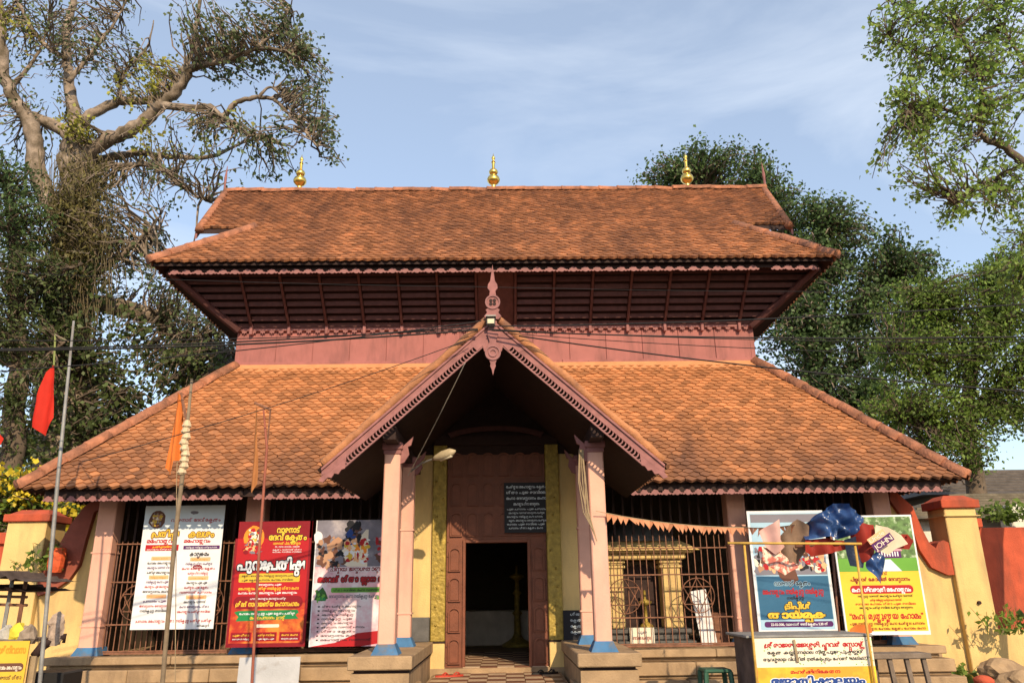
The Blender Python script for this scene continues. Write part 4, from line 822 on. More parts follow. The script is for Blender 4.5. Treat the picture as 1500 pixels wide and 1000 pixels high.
# floodlight, street lamp
fl_ = thing('floodlight', P(719, 478, 9.22), 'small square floodlight on the gable peak', 'floodlight'); p = P(719, 470, 9.22)
MB().box(p.x-.055, p.x+.055, 9.20, 9.27, p.z-.055, p.z+.045, .01).build('housing', M_GREYST, fl_); MB().box(p.x-.042, p.x+.042, 9.19, 9.198, p.z-.042, p.z+.02).build('glass', flat('lampglass', (.62, .55, .36), .2, .5), fl_); MB().box(p.x-.065, p.x+.065, 9.17, 9.30, p.z+.047, p.z+.065).build('hood', M_GREYM, fl_)
q0 = P(602, 690, 10.9); q1 = P(634, 672, 10.6); q2 = P(667, 660, 10.4)
lampt = thing('street_lamp', q0, 'small street lamp head on an arm inside the porch', 'lamp'); MB().tube([q0, q0.lerp(q1, .5)+Vector((0, 0, .03)), q1], .014, 6).build('arm', M_GREYM, lampt)
dd = (q2-q1); hm = MB().tube([q1, q1+dd*.15, q1+dd*.45, q1+dd*.8, q2], [.02, .04, .065, .06, .015], 10).build('head', mat('lamp_head', (.42, .34, .22), .5, .2, 9, .1), lampt, True)
MB().tube([q1+dd*.35+Vector((0, 0, -.045)), q1+dd*.85+Vector((0, 0, -.04))], .03, 8).build('cover', flat('lampcover', (.7, .62, .45), .3), lampt, True)
b = MB().tube(sag(P(681, 532, 9.3), P(598, 696, 10.85), .02), .006, 5).build('slack_cord', mat('cord', (.45, .40, .33), .8)); tag(b, 'pale cord slanting from the gable down to the lamp arm', 'cord')
b = MB()
for k in range(6):
    a0 = Vector((1.30-.15-.01*k, 9.86-.004*k, 3.35)); b.tube([a0, a0+Vector((.03*math.sin(k), -.01, -.4)), a0+Vector((.03+.02*math.sin(k*2), -.015, -.8)), a0+Vector((.12, -.03, -1.15+.03*k))], .007, 5)
b.build('wire_bundle', M_BAMBOO); tag(bpy.data.objects['wire_bundle'], 'frayed bundle of wires hanging down the right porch column', 'wires')

# bunting
A0 = P(873, 748, 9.80); B0 = P(1090, 772, 10.3); C0 = P(1165, 768, 9.2)
pts = sag(A0, B0, .05, 30)+sag(B0, C0, .02, 10)[1:]
bt = thing('bunting', B0, 'string of small faded orange pennants from the right column to stall', 'bunting'); MB().tube(pts, .006, 4).build('cord', M_BAMBOO, bt)
M_PEN = mat('pennant', (.68, .30, .16), .8, .15, 9, 0, trans=.3)
for i in range(2, 40):
    p = pts[i]; n = pts[min(i+1, len(pts)-1)]; d = (n-p).normalized(); h = random.uniform(.085, .12); sw = random.gauss(0, .03)
    MB().add([p, p+d*.105, p+d*.055+Vector((sw, random.gauss(0, .02), -h))], [(0, 1, 2)]).build('pennant', M_PEN, bt)

# ================================================================== FLOWER STALL ON THE RIGHT
SD = 9.0
a = P(1102, 930, SD); c = P(1274, 930, SD); st = thing('stall_counter', (a.x, SD, 0), 'tin topped stall counter with worn wooden side', 'stall')
zt = a.z; MB().box(a.x, c.x, SD, SD+.75, .05, zt-.03, .01).build('cabinet', mat('stall_wood', (.15, .10, .08), .8, .3, 5, .3, stain=((.07, .05, .05), 4, .45, .7)), st)
MB().box(a.x-.08, c.x+.02, SD-.03, SD+.80, zt-.027, zt, .006).build('tin_top', M_GREYM, st)
for x in (a.x+.04, c.x-.04):
    for y in (SD+.05, SD+.7): MB().box(x-.03, x+.03, y-.03, y+.03, -.03, .05).build('leg', M_DWOOD, st)
s = Sheet('stall_banner', 'printed banner in cream and orange wrapped over the stall front', 'banner', (a.x+.005, SD-.035, .12), c.x-a.x-.01, zt-.15, C['cream'], thick=.004)
s.rect(0, 0, 1, .70, mat('print_orangewash', (.80, .30, .03), .5, .1, 2, 0, stain=((.82, .60, .04), 1.6, .42, .6)), 1)
for i in range(70): s.blob(random.random(), random.uniform(.71, .985), .006, .006, C['lgreen'], 1, 6, .4, 'speckles')
s.text('ശ്രീരാജരാജേശ്വരി ഫ്ളവർ സ്റ്റോഴ്സ്', .08, .93, .905, .050, C['red'], 3, .05).text('ക്ഷേത്ര കല്യാണമാല നിത്യപൂജ പുഷ്പങ്ങൾ', .10, .92, .835, .035, C['black']).text('ആവശ്യമായ വിധത്തിൽ നൽകപ്പെടും ഫോൺ 9656556577', .06, .95, .765, .035, C['black'])
s.text('മഹർഷിനികേതന', .28, .70, .635, .036, C['red'], 3, .04).text('ജ്യോതിഷാലയം', .11, .90, .525, .075, C['dblue'], 4, .07, C['white']).text(words(4), .12, .9, .35, .05, C['red']).text(words(4), .12, .9, .22, .05, C['darkred']); s.done()
b = MB().box(-.014, .014, -.012, .0, 0, .23, .004, m=T3(lerp(a.x, c.x, .345), SD-.045, zt-.275) @ Matrix.Rotation(R(-3), 4, 'Y')).build('wooden_peg', M_BAMBOO); tag(b, 'short wooden stick lying against the stall banner', 'stick')
fm = mat('yellow_pipe', (.50, .30, .06), .6, .2, 12, .1); fr_ = thing('pipe_stand', (a.x, SD, 0), 'thin yellow pipe frame standing around the stall counter', 'stand')
q = [P(1076, 795, SD-.1), P(1252, 795, SD-.1)]
MB().tube([P(1066, 795, SD-.1), P(1262, 796, SD-.1)], .014, 8).build('top_rail', fm, fr_, True)
MB().tube([P(1090, 795, SD-.08), Vector((P(1108, 1000, SD-.08).x, SD-.08, 0))], .014, 8).build('upright', fm, fr_, True); MB().tube([P(1252, 795, SD-.08), Vector((P(1281, 1000, SD-.08).x, SD-.08, 0))], .014, 8).build('upright', fm, fr_, True)
MB().tube([P(1216, 770, SD+.6), Vector((P(1232, 1000, SD+.6).x, SD+.6, 0))], .014, 8).build('upright', M_IRON, fr_, True)
M_TARP = mat('tarp_blue', (.02, .055, .17), .28, .25, 4, .5, bscale=9, spec=.6); M_UMB = mat('umbrella_red', (.28, .025, .015), .7, .12, 6, .1, trans=.15); M_UMC = mat('umbrella_cream', (.72, .58, .42), .7, .08, 6, .05, trans=.15); M_BAGB = mat('bag_dark', (.02, .03, .06), .45, .2, 7, .3)
tag(cloth('blue_tarpaulin', [(1182, 790), (1184, 765), (1196, 752), (1212, 745), (1224, 736), (1240, 738), (1248, 752), (1266, 762), (1252, 772), (1250, 782), (1232, 790), (1210, 786)], M_TARP, SD+.15, .09, None, 3, 9, 1.0, True), 'crumpled blue plastic tarpaulin bundled over the stall frame', 'tarpaulin')
tag(cloth('blue_tarpaulin', [(1268, 822), (1284, 806), (1296, 815), (1295, 838), (1291, 858), (1272, 836)], M_TARP, SD+.02, .05, None, 4, 7, .8, True), 'blue tarpaulin tail knotted and hanging below the red umbrella', 'tarpaulin')
um = thing('garden_umbrella', P(1240, 830, SD+.12), 'folded red and cream garden umbrella lashed to the stall frame', 'umbrella')
cloth('canopy', [(1246, 775), (1262, 766), (1282, 768), (1287, 785), (1283, 802), (1276, 818), (1264, 824), (1252, 800)], M_UMB, SD+.08, .05, um, 4, 4); cloth('canopy', [(1180, 790), (1210, 788), (1240, 792), (1246, 803), (1215, 810), (1190, 815), (1178, 808)], M_UMB, SD+.2, .05, um, 4, 4)
cloth('canopy', [(1284, 768), (1300, 772), (1320, 784), (1331, 796), (1312, 803), (1302, 812), (1288, 806), (1282, 790)], M_UMC, SD+.04, .02, um, 3, 4); cloth('canopy', [(1318, 782), (1330, 782), (1338, 792), (1334, 804), (1312, 803), (1330, 796)], M_UMB, SD+.1, .03, um, 4, 3); cloth('canopy', [(1238, 790), (1256, 784), (1270, 815), (1262, 832), (1246, 828)], M_BAGB, SD+.12, .04, um, 4, 3)
MB().tube([P(1165, 800, SD+.25), P(1300, 790, SD+.2)], .02, 8).build('pole', M_IRON, um, True)
pa = P(1281, 806, SD-.06); pb_ = P(1312, 784, SD-.06); an = math.atan2(pb_.z-pa.z, pb_.x-pa.x)
def decal(t, org, an, L, h, m, bg, name):
    fr = T3(*org) @ Matrix.Rotation(-an, 4, 'Y'); MB().add([fr @ Vector((-.01, .003, -h*.25)), fr @ Vector((L+.01, .003, -h*.25)), fr @ Vector((L+.01, .003, h*1.25)), fr @ Vector((-.01, .003, h*1.25))], [(0, 1, 2, 3)]).build('printed_panel', bg, um)
    V, F, W_ = lay(t, .0); MB().add([fr @ Vector((x*L/W_, -.002, z*h/.75)) for x, z in V], F).build('lettering', m, um)
decal('JOHN', pa+Vector((.02, 0, .0)), an, .25, .06, C['cream'], C['purple'], 'x'); decal('Uncle', pa+Vector((-.03, 0, .078)), an, .21, .045, C['cream'], C['peach'], 'x')
tag(cloth('ragged_cloth', [(1112, 778), (1128, 768), (1140, 760), (1142, 790), (1150, 800), (1136, 812), (1122, 800)], mat('rag', (.52, .30, .26), .85, .2, 6, .1), SD+.2, .04, None, 4, 4), 'faded pink rag hanging at the left of the stall frame', 'cloth')
tag(cloth('brown_cover', [(1140, 790), (1150, 772), (1168, 760), (1182, 770), (1184, 800), (1172, 826), (1150, 822)], mat('rag_brown', (.20, .13, .09), .85, .2, 6, .2), SD+.28, .05, None, 4, 4), 'sagging brown cloth cover beside the blue tarpaulin', 'cloth')
tag(cloth('floral_cloth', [(1116, 800), (1140, 806), (1162, 822), (1172, 830), (1150, 842), (1132, 832), (1118, 820)], mat('floral', (.55, .16, .12), .85, .3, 16, .1, stain=((.75, .62, .5), 14, .48, .56)), SD+.24, .03, None, 4, 4), 'red and white patterned cloth hanging under the brown cover', 'cloth')
tag(cloth('orange_bag', [(1244, 922), (1256, 914), (1276, 914), (1278, 926), (1262, 930), (1246, 928)], M_FLAGO, SD+.45, .02, None, 4, 3), 'small orange plastic bag on the stall top', 'bag')
# stool and bench
sp = P(1047, 978, 9.7); stl = thing('plastic_stool', (sp.x, 9.7, 0), 'dark green plastic stool next to the stall', 'stool'); M_GRN = mat('green_plastic', (.03, .09, .055), .45, .1, 5, .05)
zz = sp.z; MB().box(sp.x-.16, sp.x+.16, 9.54, 9.86, zz-.04, zz, .015).build('seat', M_GRN, stl)
for i in (-1, 1):
    for j in (-1, 1): MB().tube([(sp.x+i*.14, 9.7+j*.14, zz-.03), (sp.x+i*.19, 9.7+j*.19, 0)], [.03, .022], 6).build('leg', M_GRN, stl)
b0 = P(1282, 957, 9.6); b1 = P(1362, 957, 9.6); bn = thing('wooden_bench', ((b0.x+b1.x)/2, 9.6, 0), 'weathered grey wooden bench at the right of the stall', 'bench'); M_GW = mat('grey_wood', (.17, .13, .10), .85, .3, 8, .3)
MB().box(b0.x-.1, b1.x+.02, 9.6, 9.9, b0.z-.06, b0.z, .008).build('seat', M_GW, bn)
for x in (b0.x+.18, b0.x+.38, b1.x-.06): MB().tube([(x, 9.66, b0.z-.05), (x+.05, 9.62, 0)], .032, 6).build('leg', M_GW, bn)
MB().tube([(b0.x+.1, 9.86, b0.z-.05), (b0.x+.08, 9.9, 0)], .032, 6).build('leg', M_GW, bn)
# tin sheet against the plinth, slippers
a = P(350, 1000, 11.9); c = P(440, 962, 12.2); b = MB().box(P(350, 970, 12.2).x, c.x, 0, .012, 0, .75, m=T3(0, 12.16, c.z-.74) @ Matrix.Rotation(R(-4), 4, 'X')).build('tin_sheet', mat('tin_pale', (.46, .46, .47), .45, .12, 3, .1, metal=.3, stain=((.25, .2, .16), 4, .58, .8))); tag(b, 'pale tin sheet leaning on the left plinth below the red poster', 'sheet')
def slippers(x, y, z, m, label):
    t = thing('slippers', (x, y, z), label, 'slippers')
    for i, (dx, dy, rz) in enumerate(((0, 0, -70), (.17, .05, -55))):
        fr = T3(x+dx, y+dy, z) @ Matrix.Rotation(R(rz), 4, 'Z'); n = 16
        pts = [(.05*math.cos(2*math.pi*k/n)*(1+.18*math.sin(2*math.pi*k/n)), .125*math.sin(2*math.pi*k/n)) for k in range(n)]
        so = MB().add([fr @ Vector((p[0], p[1], h)) for h in (0, .022) for p in pts], [tuple(range(n-1, -1, -1)), tuple(range(n, 2*n))]+[(k, (k+1) % n, (k+1) % n+n, k+n) for k in range(n)]).build('sole', m, t)
        MB().tube([fr @ Vector(v) for v in ((-.05, -.01, .02), (-.025, .03, .055), (0, .065, .025), (.025, .03, .055), (.05, -.01, .02))], .009, 6).build('strap', m, so)
slippers(P(650, 985, 11.9).x, 11.9, .482, mat('red_rubber', (.42, .05, .03), .6), 'pair of red slippers left on the landing by the left jamb')
slippers(P(790, 980, 12.15).x, 12.1, .482, M_CABLE, 'pair of black slippers left on the landing by the right jamb')

# ================================================================== LEFT ROADSIDE STALL
kd = 10.2; kl = thing('roadside_stall', P(20, 900, kd), 'small tin roofed roadside stall on thin posts left of temple', 'stall')
def sheet_tin(name, pts, m, parent):
    b = MB(); n = 14; (x0, y0, d0), (x1, y1, d1) = pts
    A_, B_ = P(x0, y0, d0), P(x1, y1, d1)
    for i in range(n+1):
        p = A_.lerp(B_, i/n)+Vector((0, 0, .03*math.sin(i*2.4)-.015*(i % 3)))
        for k, (dy, dz) in enumerate(((0, 0), (.5, .0), (1.0, .015))): b.v.append((p.x+.04*k, p.y+dy, p.z+dz))
    for i in range(n):
        for k in range(2): q = i*3+k; b.f.append((q, q+3, q+4, q+1))
    return b.build(name, m, parent)
sheet_tin('tin_roof', ((-60, 834, kd-.2), (46, 850, kd-.2)), mat('old_tin', (.085, .06, .05), .85, .4, 6, .4), kl); sheet_tin('tin_roof', ((-60, 856, kd-.1), (44, 864, kd-.1)), M_DWOOD, kl)
for px, m in ((38, M_IRON), (18, M_GREYM), (-20, M_IRON)):
    q = P(px, 850, kd+.2); MB().tube([(q.x, q.y, 0), q], .025, 6).build('post', m, kl)
for py in (872, 884): MB().tube([P(-40, py, kd+.2), P(40, py+2, kd+.2)], .018, 6).build('rail', M_IRON, kl)
MB().box(P(-40, 930, kd).x, P(42, 930, kd).x, kd-.1, kd+.6, P(10, 936, kd).z-.04, P(10, 936, kd).z).build('counter', M_GW, kl)
a = P(-30, 1000, kd-.2); c = P(43, 938, kd-.2)
s = Sheet('stall_sign', 'yellow painted sign board with brown lettered bars on the roadside stall', 'sign', (a.x, kd-.22, c.z-.85), c.x-a.x, .85, C['gold'], rz=R(4))
s.text('ശ്രീനിവാസ', .32, .95, .84, .09, C['orange'], 3, .06)
for v in (.60, .30): s.rect(.30, v, .95, v+.11, C['brown'], 2, .4).text(words(2), .34, .92, v+.03, .05, C['cream'], 3).text(words(2), .36, .95, v-.10, .05, C['brown'], 3)
s.done()
for i, (px, py, cl, lb) in enumerate(((10, 925, (.35, .33, .30), 'grey cloth bundle on the roadside stall counter'), (27, 922, (.62, .52, .05), 'bright yellow packet on the roadside stall counter'), (40, 925, (.28, .22, .17), 'brown paper sack on the roadside stall counter'))):
    p = P(px, py, kd+.1); b = MB().lathe([(.08, -.13), (.11, -.08), (.10, -.0), (.06, .05), (.03, .08)], 9, (p.x, p.y, p.z)); b.v = [(x+random.uniform(-.02, .02), y+random.uniform(-.02, .02), z+random.uniform(-.015, .015)) for x, y, z in b.v]
    tag(b.build(('cloth_bundle', 'yellow_packet', 'paper_sack')[i], mat('goods%d' % i, cl, .8, .25, 12, .3), smooth=False), lb, ('bundle', 'packet', 'sack')[i])
b = thing('bundle_and_shadow', P(52, 950, kd+.1), 'dark curve shaped after a shadow with a rag bundle beside the yellow wall', 'shadow_curve')  # dark curved tube is a shadow's shape made solid; the bundle is an object
MB().tube([P(50, 960, kd), P(64, 944, kd+.1), P(80, 935, kd+.15), P(95, 932, kd+.2), P(93, 941, kd+.2)], [.05, .06, .055, .045, .02], 8).build('shadow_curve', M_DWOOD, b, True); q = MB().lathe([(.06, -.2), (.09, -.12), (.07, .0), (.085, .06), (.05, .14), (.02, .17)], 9, tuple(P(82, 918, kd+.15))); q.v = [(x+random.uniform(-.03, .03), y+random.uniform(-.03, .03), z+random.uniform(-.02, .02)) for x, y, z in q.v]; q.build('rag_bundle', mat('rag_pale', (.36, .27, .21), .9, .35, 14, .4), b)
MB().tube([P(50, 960, kd), Vector((P(46, 990, kd).x, kd, 0))], .05, 7).build('stake', M_BAMBOO, b)
b = MB().box(P(40, 990, kd+.4).x, P(92, 990, kd+.4).x, kd+.4, kd+.9, 0, P(60, 985, kd+.4).z, .02).build('shadow_block', M_CABLE); tag(b, 'black block added for a dark shadow area on the ground by the rag bundle', 'shadow_block')  # black block filling a dark shadow area at ground level
# red drum-shaped planter on the wall, with its plant
pp = P(83, 820, WD-.3)
b = MB().lathe([(.10, -.2), (.13, -.1), (.14, .1), (.12, .2)], 10, (pp.x, pp.y, pp.z)).build('planter', mat('planter_red', (.55, .09, .03), .7, .35, 20, .2)); tag(b, 'battered orange red pot perched on the left curved coping', 'pot')
# stones at the right foot
for i, (px, py, r, lb) in enumerate(((1470, 978, .26, 'large grey brown boulder at the foot of the yellow pillar'), (1492, 992, .22, 'smaller split stone in front of the boulder'), (1440, 990, .10, 'reddish broken brick lump beside the boulder'))):
    d = 12.6-i*.4; p = P(px, py, d); bm = bmesh.new(); bmesh.ops.create_icosphere(bm, subdivisions=3, radius=r)
    from mathutils import noise as NZ
    for v in bm.verts: k = 1+.28*NZ.noise(v.co*4+Vector((i*7, 0, 0)))+.12*NZ.noise(v.co*11); v.co = Vector((v.co.x*1.35*k, v.co.y*k, max(-.1, v.co.z*.75*k)))
    q = MB(); q.v = [tuple(v.co+Vector((p.x, d, max(.08, p.z-.05)))) for v in bm.verts]; q.f = [tuple(v.index for v in f.verts) for f in bm.faces]; bm.free()
    tag(q.build('stone', M_STONE if i < 2 else M_REDC), lb, 'stone')

# ================================================================== HOUSES BEHIND THE RIGHT WALL
def house(x0, x1, y0, y1, ze, zr, label, wcol, rm):
    h = thing('house', ((x0+x1)/2, (y0+y1)/2, 0), label, 'house')
    MB().box(x0+.4, x1-.4, y0+.4, y1-.4, 0, ze).build('wall', wcol, h)
    xm0, xm1, ym = x0+(x1-x0)*.3, x1-(x1-x0)*.3, (y0+y1)/2; q = [(x0, y0, ze-.1), (x1, y0, ze-.1), (x1, y1, ze-.1), (x0, y1, ze-.1), (xm0, ym, zr), (xm1, ym, zr)]
    r = MB().add(q, [(0, 1, 5, 4), (1, 2, 5), (2, 3, 4, 5), (3, 0, 4), (3, 2, 1, 0)]).build('roof', rm, h)
    for k in range(1, 9):
        t = k/9; MB().tube([Vector(q[0]).lerp(Vector(q[4]), t)+Vector((0, 0, .02)), Vector(q[1]).lerp(Vector(q[5]), t)+Vector((0, 0, .02))], .035, 4).build('tile_course', rm, r)
    MB().box(xm0, xm0+.9, y0+.36, y0+.395, ze*.35, ze*.75).build('window', M_DWOOD, h)
M_OLDT = mat('old_roof', (.10, .085, .075), .9, .3, 5, .4); 
p = P(1440, 715, 24); house(p.x-3.0, p.x+7, 22, 29, p.z-.3, P(1440, 688, 25.5).z, 'low house with dark weathered hipped roof beyond the red wall', M_INT, M_OLDT)
p = P(1480, 752, 18); house(p.x-3.4, p.x+5, 16.6, 20.5, p.z-.1, P(1440, 722, 18.5).z, 'nearer shed with mossy grey roof just behind the red wall', mat('white_wall', (.62, .60, .52), .9), mat('mossy_roof', (.13, .11, .08), .9, .35, 5, .4))
p = P(1500, 730, 16); b = MB().box(p.x-.35, p.x+3, 16.0, 16.4, 0, P(1500, 738, 16).z, .02).build('garden_wall', mat('white_wall', (.62, .60, .52), .9)); tag(b, 'sunlit white garden wall behind the red boundary wall', 'wall')

# ================================================================== TREES
def npmesh(name, V, F4, m, parent, kind=None, smooth=False):
    me = bpy.data.meshes.new(name); n = len(F4); me.vertices.add(len(V)); me.vertices.foreach_set('co', np.asarray(V, dtype=np.float32).ravel())
    k = F4.shape[1]; me.loops.add(n*k); me.loops.foreach_set('vertex_index', F4.astype(np.int32).ravel()); me.polygons.add(n); me.polygons.foreach_set('loop_start', np.arange(0, n*k, k, dtype=np.int32)); me.polygons.foreach_set('loop_total', np.full(n, k, dtype=np.int32))
    me.update(calc_edges=True); me.materials.append(m)
    if smooth: me.shade_smooth()
    o = bpy.data.objects.new(name, me); o.parent = parent; o.matrix_parent_inverse = WM(parent).inverted(); COL.objects.link(o)
    if kind: o['kind'] = kind
    return o
def leaves(pos, size, droop=0.5, aspect=0.75, jit=0.45):
    """pos (n,3) -> one bent four-cornered leaf at each place"""
    n = len(pos); a = RNG.normal(size=(n, 3)); a[:, 2] -= droop; a /= np.linalg.norm(a, axis=1)[:, None]
    b = RNG.normal(size=(n, 3)); b -= a*(a*b).sum(1)[:, None]; b /= np.linalg.norm(b, axis=1)[:, None]; c = np.cross(a, b)
    L = size*(1+RNG.uniform(-jit, jit, size=(n, 1))); w = L*aspect*0.5
    v = np.stack([pos, pos+a*L*.42+b*w+c*L*.10, pos+a*L, pos+a*L*.42-b*w+c*L*.10], 1).reshape(-1, 3)
    return v, np.arange(4*n).reshape(-1, 4)
def smooth_path(pts, n):
    pts = np.array(pts); t = np.linspace(0, len(pts)-1, n); out = []
    for q in t:
        i = min(int(q), len(pts)-2); f = q-i; p0 = pts[max(i-1, 0)]; p1 = pts[i]; p2 = pts[i+1]; p3 = pts[min(i+2, len(pts)-1)]
        out.append(.5*(2*p1+(p2-p0)*f+(2*p0-5*p1+4*p2-p3)*f*f+(3*p1-p0-3*p2+p3)*f**3))
    return np.array(out)
class Tree:
    def __init__(s, name, label, base, bark, group=None):
        s.o = thing(name, base, label, 'tree', group); s.base = base; s.bark = bark; s.sk = []; s.leafsets = {}; s.tws = {}
    def limb(s, pts, r0, r1, name='limb', n=None, wob=0.05, sides=9):
        q = smooth_path([tuple(p) for p in pts], n or len(pts)*5); q[1:-1] += RNG.normal(0, wob*r0*2, size=q[1:-1].shape)
        rr = [lerp(r0, r1, (i/(len(q)-1))**.8)*random.uniform(.92, 1.1) for i in range(len(q))]
        MB().tube(q, rr, sides).build(name, s.bark, s.o, True); s.sk.append(q); return q
    def cluster(s, c, rad, tips, per, size, m, spread=.25, droop=.5, aspect=.75, twr=.012, curve=.25, tm=None):
        s.tw = s.tws.setdefault(tm or s.bark, MB())
        sk = np.concatenate(s.sk); c = np.array(c); rad = np.array(rad); out = []
        for _ in range(tips):
            while True:
                u = RNG.uniform(-1, 1, 3)
                if (u**2).sum() <= 1: break
            t = c+u*rad; d = np.linalg.norm(sk-t, axis=1)+sk[:, 2]*0.0; k = int(np.argmin(d+RNG.uniform(0, .5, len(d)))); a = sk[k]; L = np.linalg.norm(t-a)
            if L > 4.5: a = t+(a-t)*4.5/L; L = 4.5
            mid = (a+t)/2+RNG.normal(0, curve*.35*L, 3)+np.array((0, 0, .08*L)); path = smooth_path([a, mid, t], 7); path[1:-1] += RNG.normal(0, .03*L, (5, 3))
            s.tw.tube(path, [twr*(1+.9*L)*(1-.8*i/6)+.003 for i in range(7)], 4, False)
            if per:
                f = RNG.uniform(.45, 1.02, per)**.7; idx = np.clip((f*6).astype(int), 0, 5); fr = (f*6-idx)[:, None]
                p = path[idx]*(1-fr)+path[idx+1]*fr; out.append(p+RNG.normal(0, spread*.5, (per, 3)))
        if out: s.leafsets.setdefault(m, []).append(leaves(np.concatenate(out), size, droop, aspect))
    def done(s):
        for tm, b in s.tws.items(): b.build('twigs', tm, s.o, kind='stuff')
        for m, sets in s.leafsets.items():
            V = []; F = []; o = 0
            for v, f in sets: V.append(v); F.append(f+o); o += len(v)
            npmesh('foliage', np.concatenate(V), np.concatenate(F), m, s.o, 'stuff')
def ell(px, py, rx, ry, d, dd):                                # an ellipsoid of crown standing at distance d
    c = P(px, py, d); k = (P(px+100, py, d)-c).length/100; return tuple(c), (rx*k, dd, ry*k)

# ---- big old peepal on the left
d0 = 20.0
def Q(pts, d=d0, dz=0.0): return [P(x, y, d+dz*i) for i, (x, y) in enumerate(pts)]
bp_ = P(105, 760, d0); T = Tree('peepal_tree', 'huge old peepal tree with bare spreading limbs and vine hung trunk', (bp_.x, d0, 0), M_BARK)
T.limb([(bp_.x, d0, 0)]+Q([(104, 700), (95, 560), (100, 450), (112, 340), (116, 250), (112, 215)]), .85, .42, 'trunk', 40, .04, 14)
T.limb(Q([(112, 240), (150, 210), (196, 189), (238, 154), (266, 126), (280, 101), (301, 93), (336, 87), (371, 73), (430, 75)], dz=-.25), .25, .04)
T.limb(Q([(112, 215), (119, 182), (140, 164), (175, 149), (210, 147), (245, 136), (266, 105), (282, 75), (290, 20), (300, -30)], dz=.1), .19, .05)
T.limb(Q([(114, 240), (110, 182), (105, 140), (98, 87), (100, 35), (108, 0), (112, -60)], dz=.25), .23, .09)
T.limb(Q([(100, 330), (56, 260), (52, 203), (38, 168), (14, 133), (3, 77), (0, 10), (-10, -40)], dz=-.15), .30, .11)
T.limb(Q([(38, 168), (90, 190), (112, 215)]), .16, .2)
T.limb(Q([(238, 154), (280, 159), (308, 157), (325, 171), (346, 150), (378, 143), (402, 147), (420, 165), (440, 185), (465, 215)], 19, -.1), .12, .025)
T.limb(Q([(325, 171), (345, 185), (370, 198), (395, 200)], 18.6), .10, .02)
T.limb(Q([(116, 250), (126, 238), (175, 229), (210, 224), (259, 231), (315, 227), (371, 205), (430, 215)], dz=.15), .18, .02)
T.limb(Q([(116, 260), (126, 248), (210, 241), (245, 252), (266, 273), (308, 297)], dz=-.3), .12, .015)
T.limb(Q([(100, 450), (80, 432), (218, 460), (260, 490), (336, 522), (380, 545)], dz=.3)[1:], .30, .06)
T.limb(Q([(105, 420), (170, 380), (215, 340), (235, 315)], dz=-.2), .14, .02)
T.limb(Q([(98, 560), (30, 540), (-30, 500)]), .3, .1)
T.limb(Q([(98, 87), (60, 60), (30, 10), (20, -30)]), .10, .03); T.limb(Q([(100, 120), (140, 70), (170, 30), (190, -10)]), .09, .02); T.limb(Q([(175, 149), (180, 110), (215, 70), (225, 30)]), .08, .015); T.limb(Q([(14, 133), (40, 100), (60, 70), (75, 20)]), .09, .02)
T.limb(Q([(371, 73), (410, 40), (425, 10)], 18), .05, .01); T.limb(Q([(378, 143), (395, 128), (410, 140), (430, 170)], 18.2), .05, .012)
for px, py, rx, ry, tips, per in ((335, 72, 62, 42, 130, 9), (300, 30, 50, 28, 40, 7), (395, 60, 55, 40, 100, 9), (450, 95, 42, 38, 90, 9), (468, 165, 26, 40, 45, 9), (480, 205, 25, 16, 22, 8), (395, 12, 45, 16, 24, 7), (415, 215, 30, 18, 30, 8), (380, 232, 40, 20, 36, 8), (300, 205, 60, 26, 60, 5), (250, 265, 50, 28, 40, 4), (330, 262, 45, 16, 26, 4), (440, 135, 30, 20, 20, 6)):
    T.cluster(*ell(px, py, rx, ry, 18.4, 1.7), int(tips*.95), max(3, per-2), .118, M_LF_PEEPAL, .25, .7)
for px, py, rx, ry, tips, per in ((100, 60, 80, 60, 150, 4), (30, 40, 50, 50, 90, 6), (190, 110, 60, 40, 110, 4), (150, 20, 55, 35, 60, 3), (60, 160, 60, 40, 70, 3), (20, 200, 30, 30, 40, 3), (180, 250, 70, 30, 70, 2), (190, 320, 50, 45, 90, 3), (215, 380, 50, 40, 90, 4), (260, 440, 50, 40, 100, 5), (310, 490, 45, 40, 90, 6), (170, 400, 40, 40, 60, 4)):
    T.cluster(*ell(px, py, rx, ry, 20.3, 1.8), int(tips*1.05), per, .11, M_LF_PEEPAL, .25, .6)
for px, py, rx, ry, tips in ((230, 98, 30, 25, 40), (112, 188, 26, 20, 40), (200, 130, 40, 18, 30), (230, 205, 30, 20, 26), (350, 190, 16, 14, 14), (300, 200, 30, 14, 20), (20, 40, 20, 30, 16)):
    T.cluster(*ell(px, py, rx, ry, 19.2, .9), tips, 7, .12, M_LF_YEL, .2, .4)
vine = MB()                                                    # aerial roots and dead creeper down the trunk
for i in range(420):
    x = random.gauss(112, 24); y0 = random.uniform(215, 400); L = random.uniform(40, 190); d = d0+random.uniform(-1.1, .1); a = P(x, y0, d); e = P(x+random.gauss(0, 9), y0+L, d+random.uniform(-.2, .2)); m = a.lerp(e, .5)+Vector((random.gauss(0, .22), random.gauss(0, .15), 0)); k_ = random.uniform(.5, 1)
    vine.tube(smooth_path([tuple(a), tuple(m), tuple(e)], 6), [.012*k_, .014*k_, .012*k_, .010*k_, .008*k_, .004], 3, False)
vine.build('aerial_roots', mat('creeper', (.10, .08, .045), .95, .4, 5, .3), T.o, kind='stuff')
T.cluster(*ell(112, 330, 46, 115, 19.0, .9), 300, 16, .13, leafm('leaf_creeper', (.13, .115, .035)), .3, 1.2, .35)
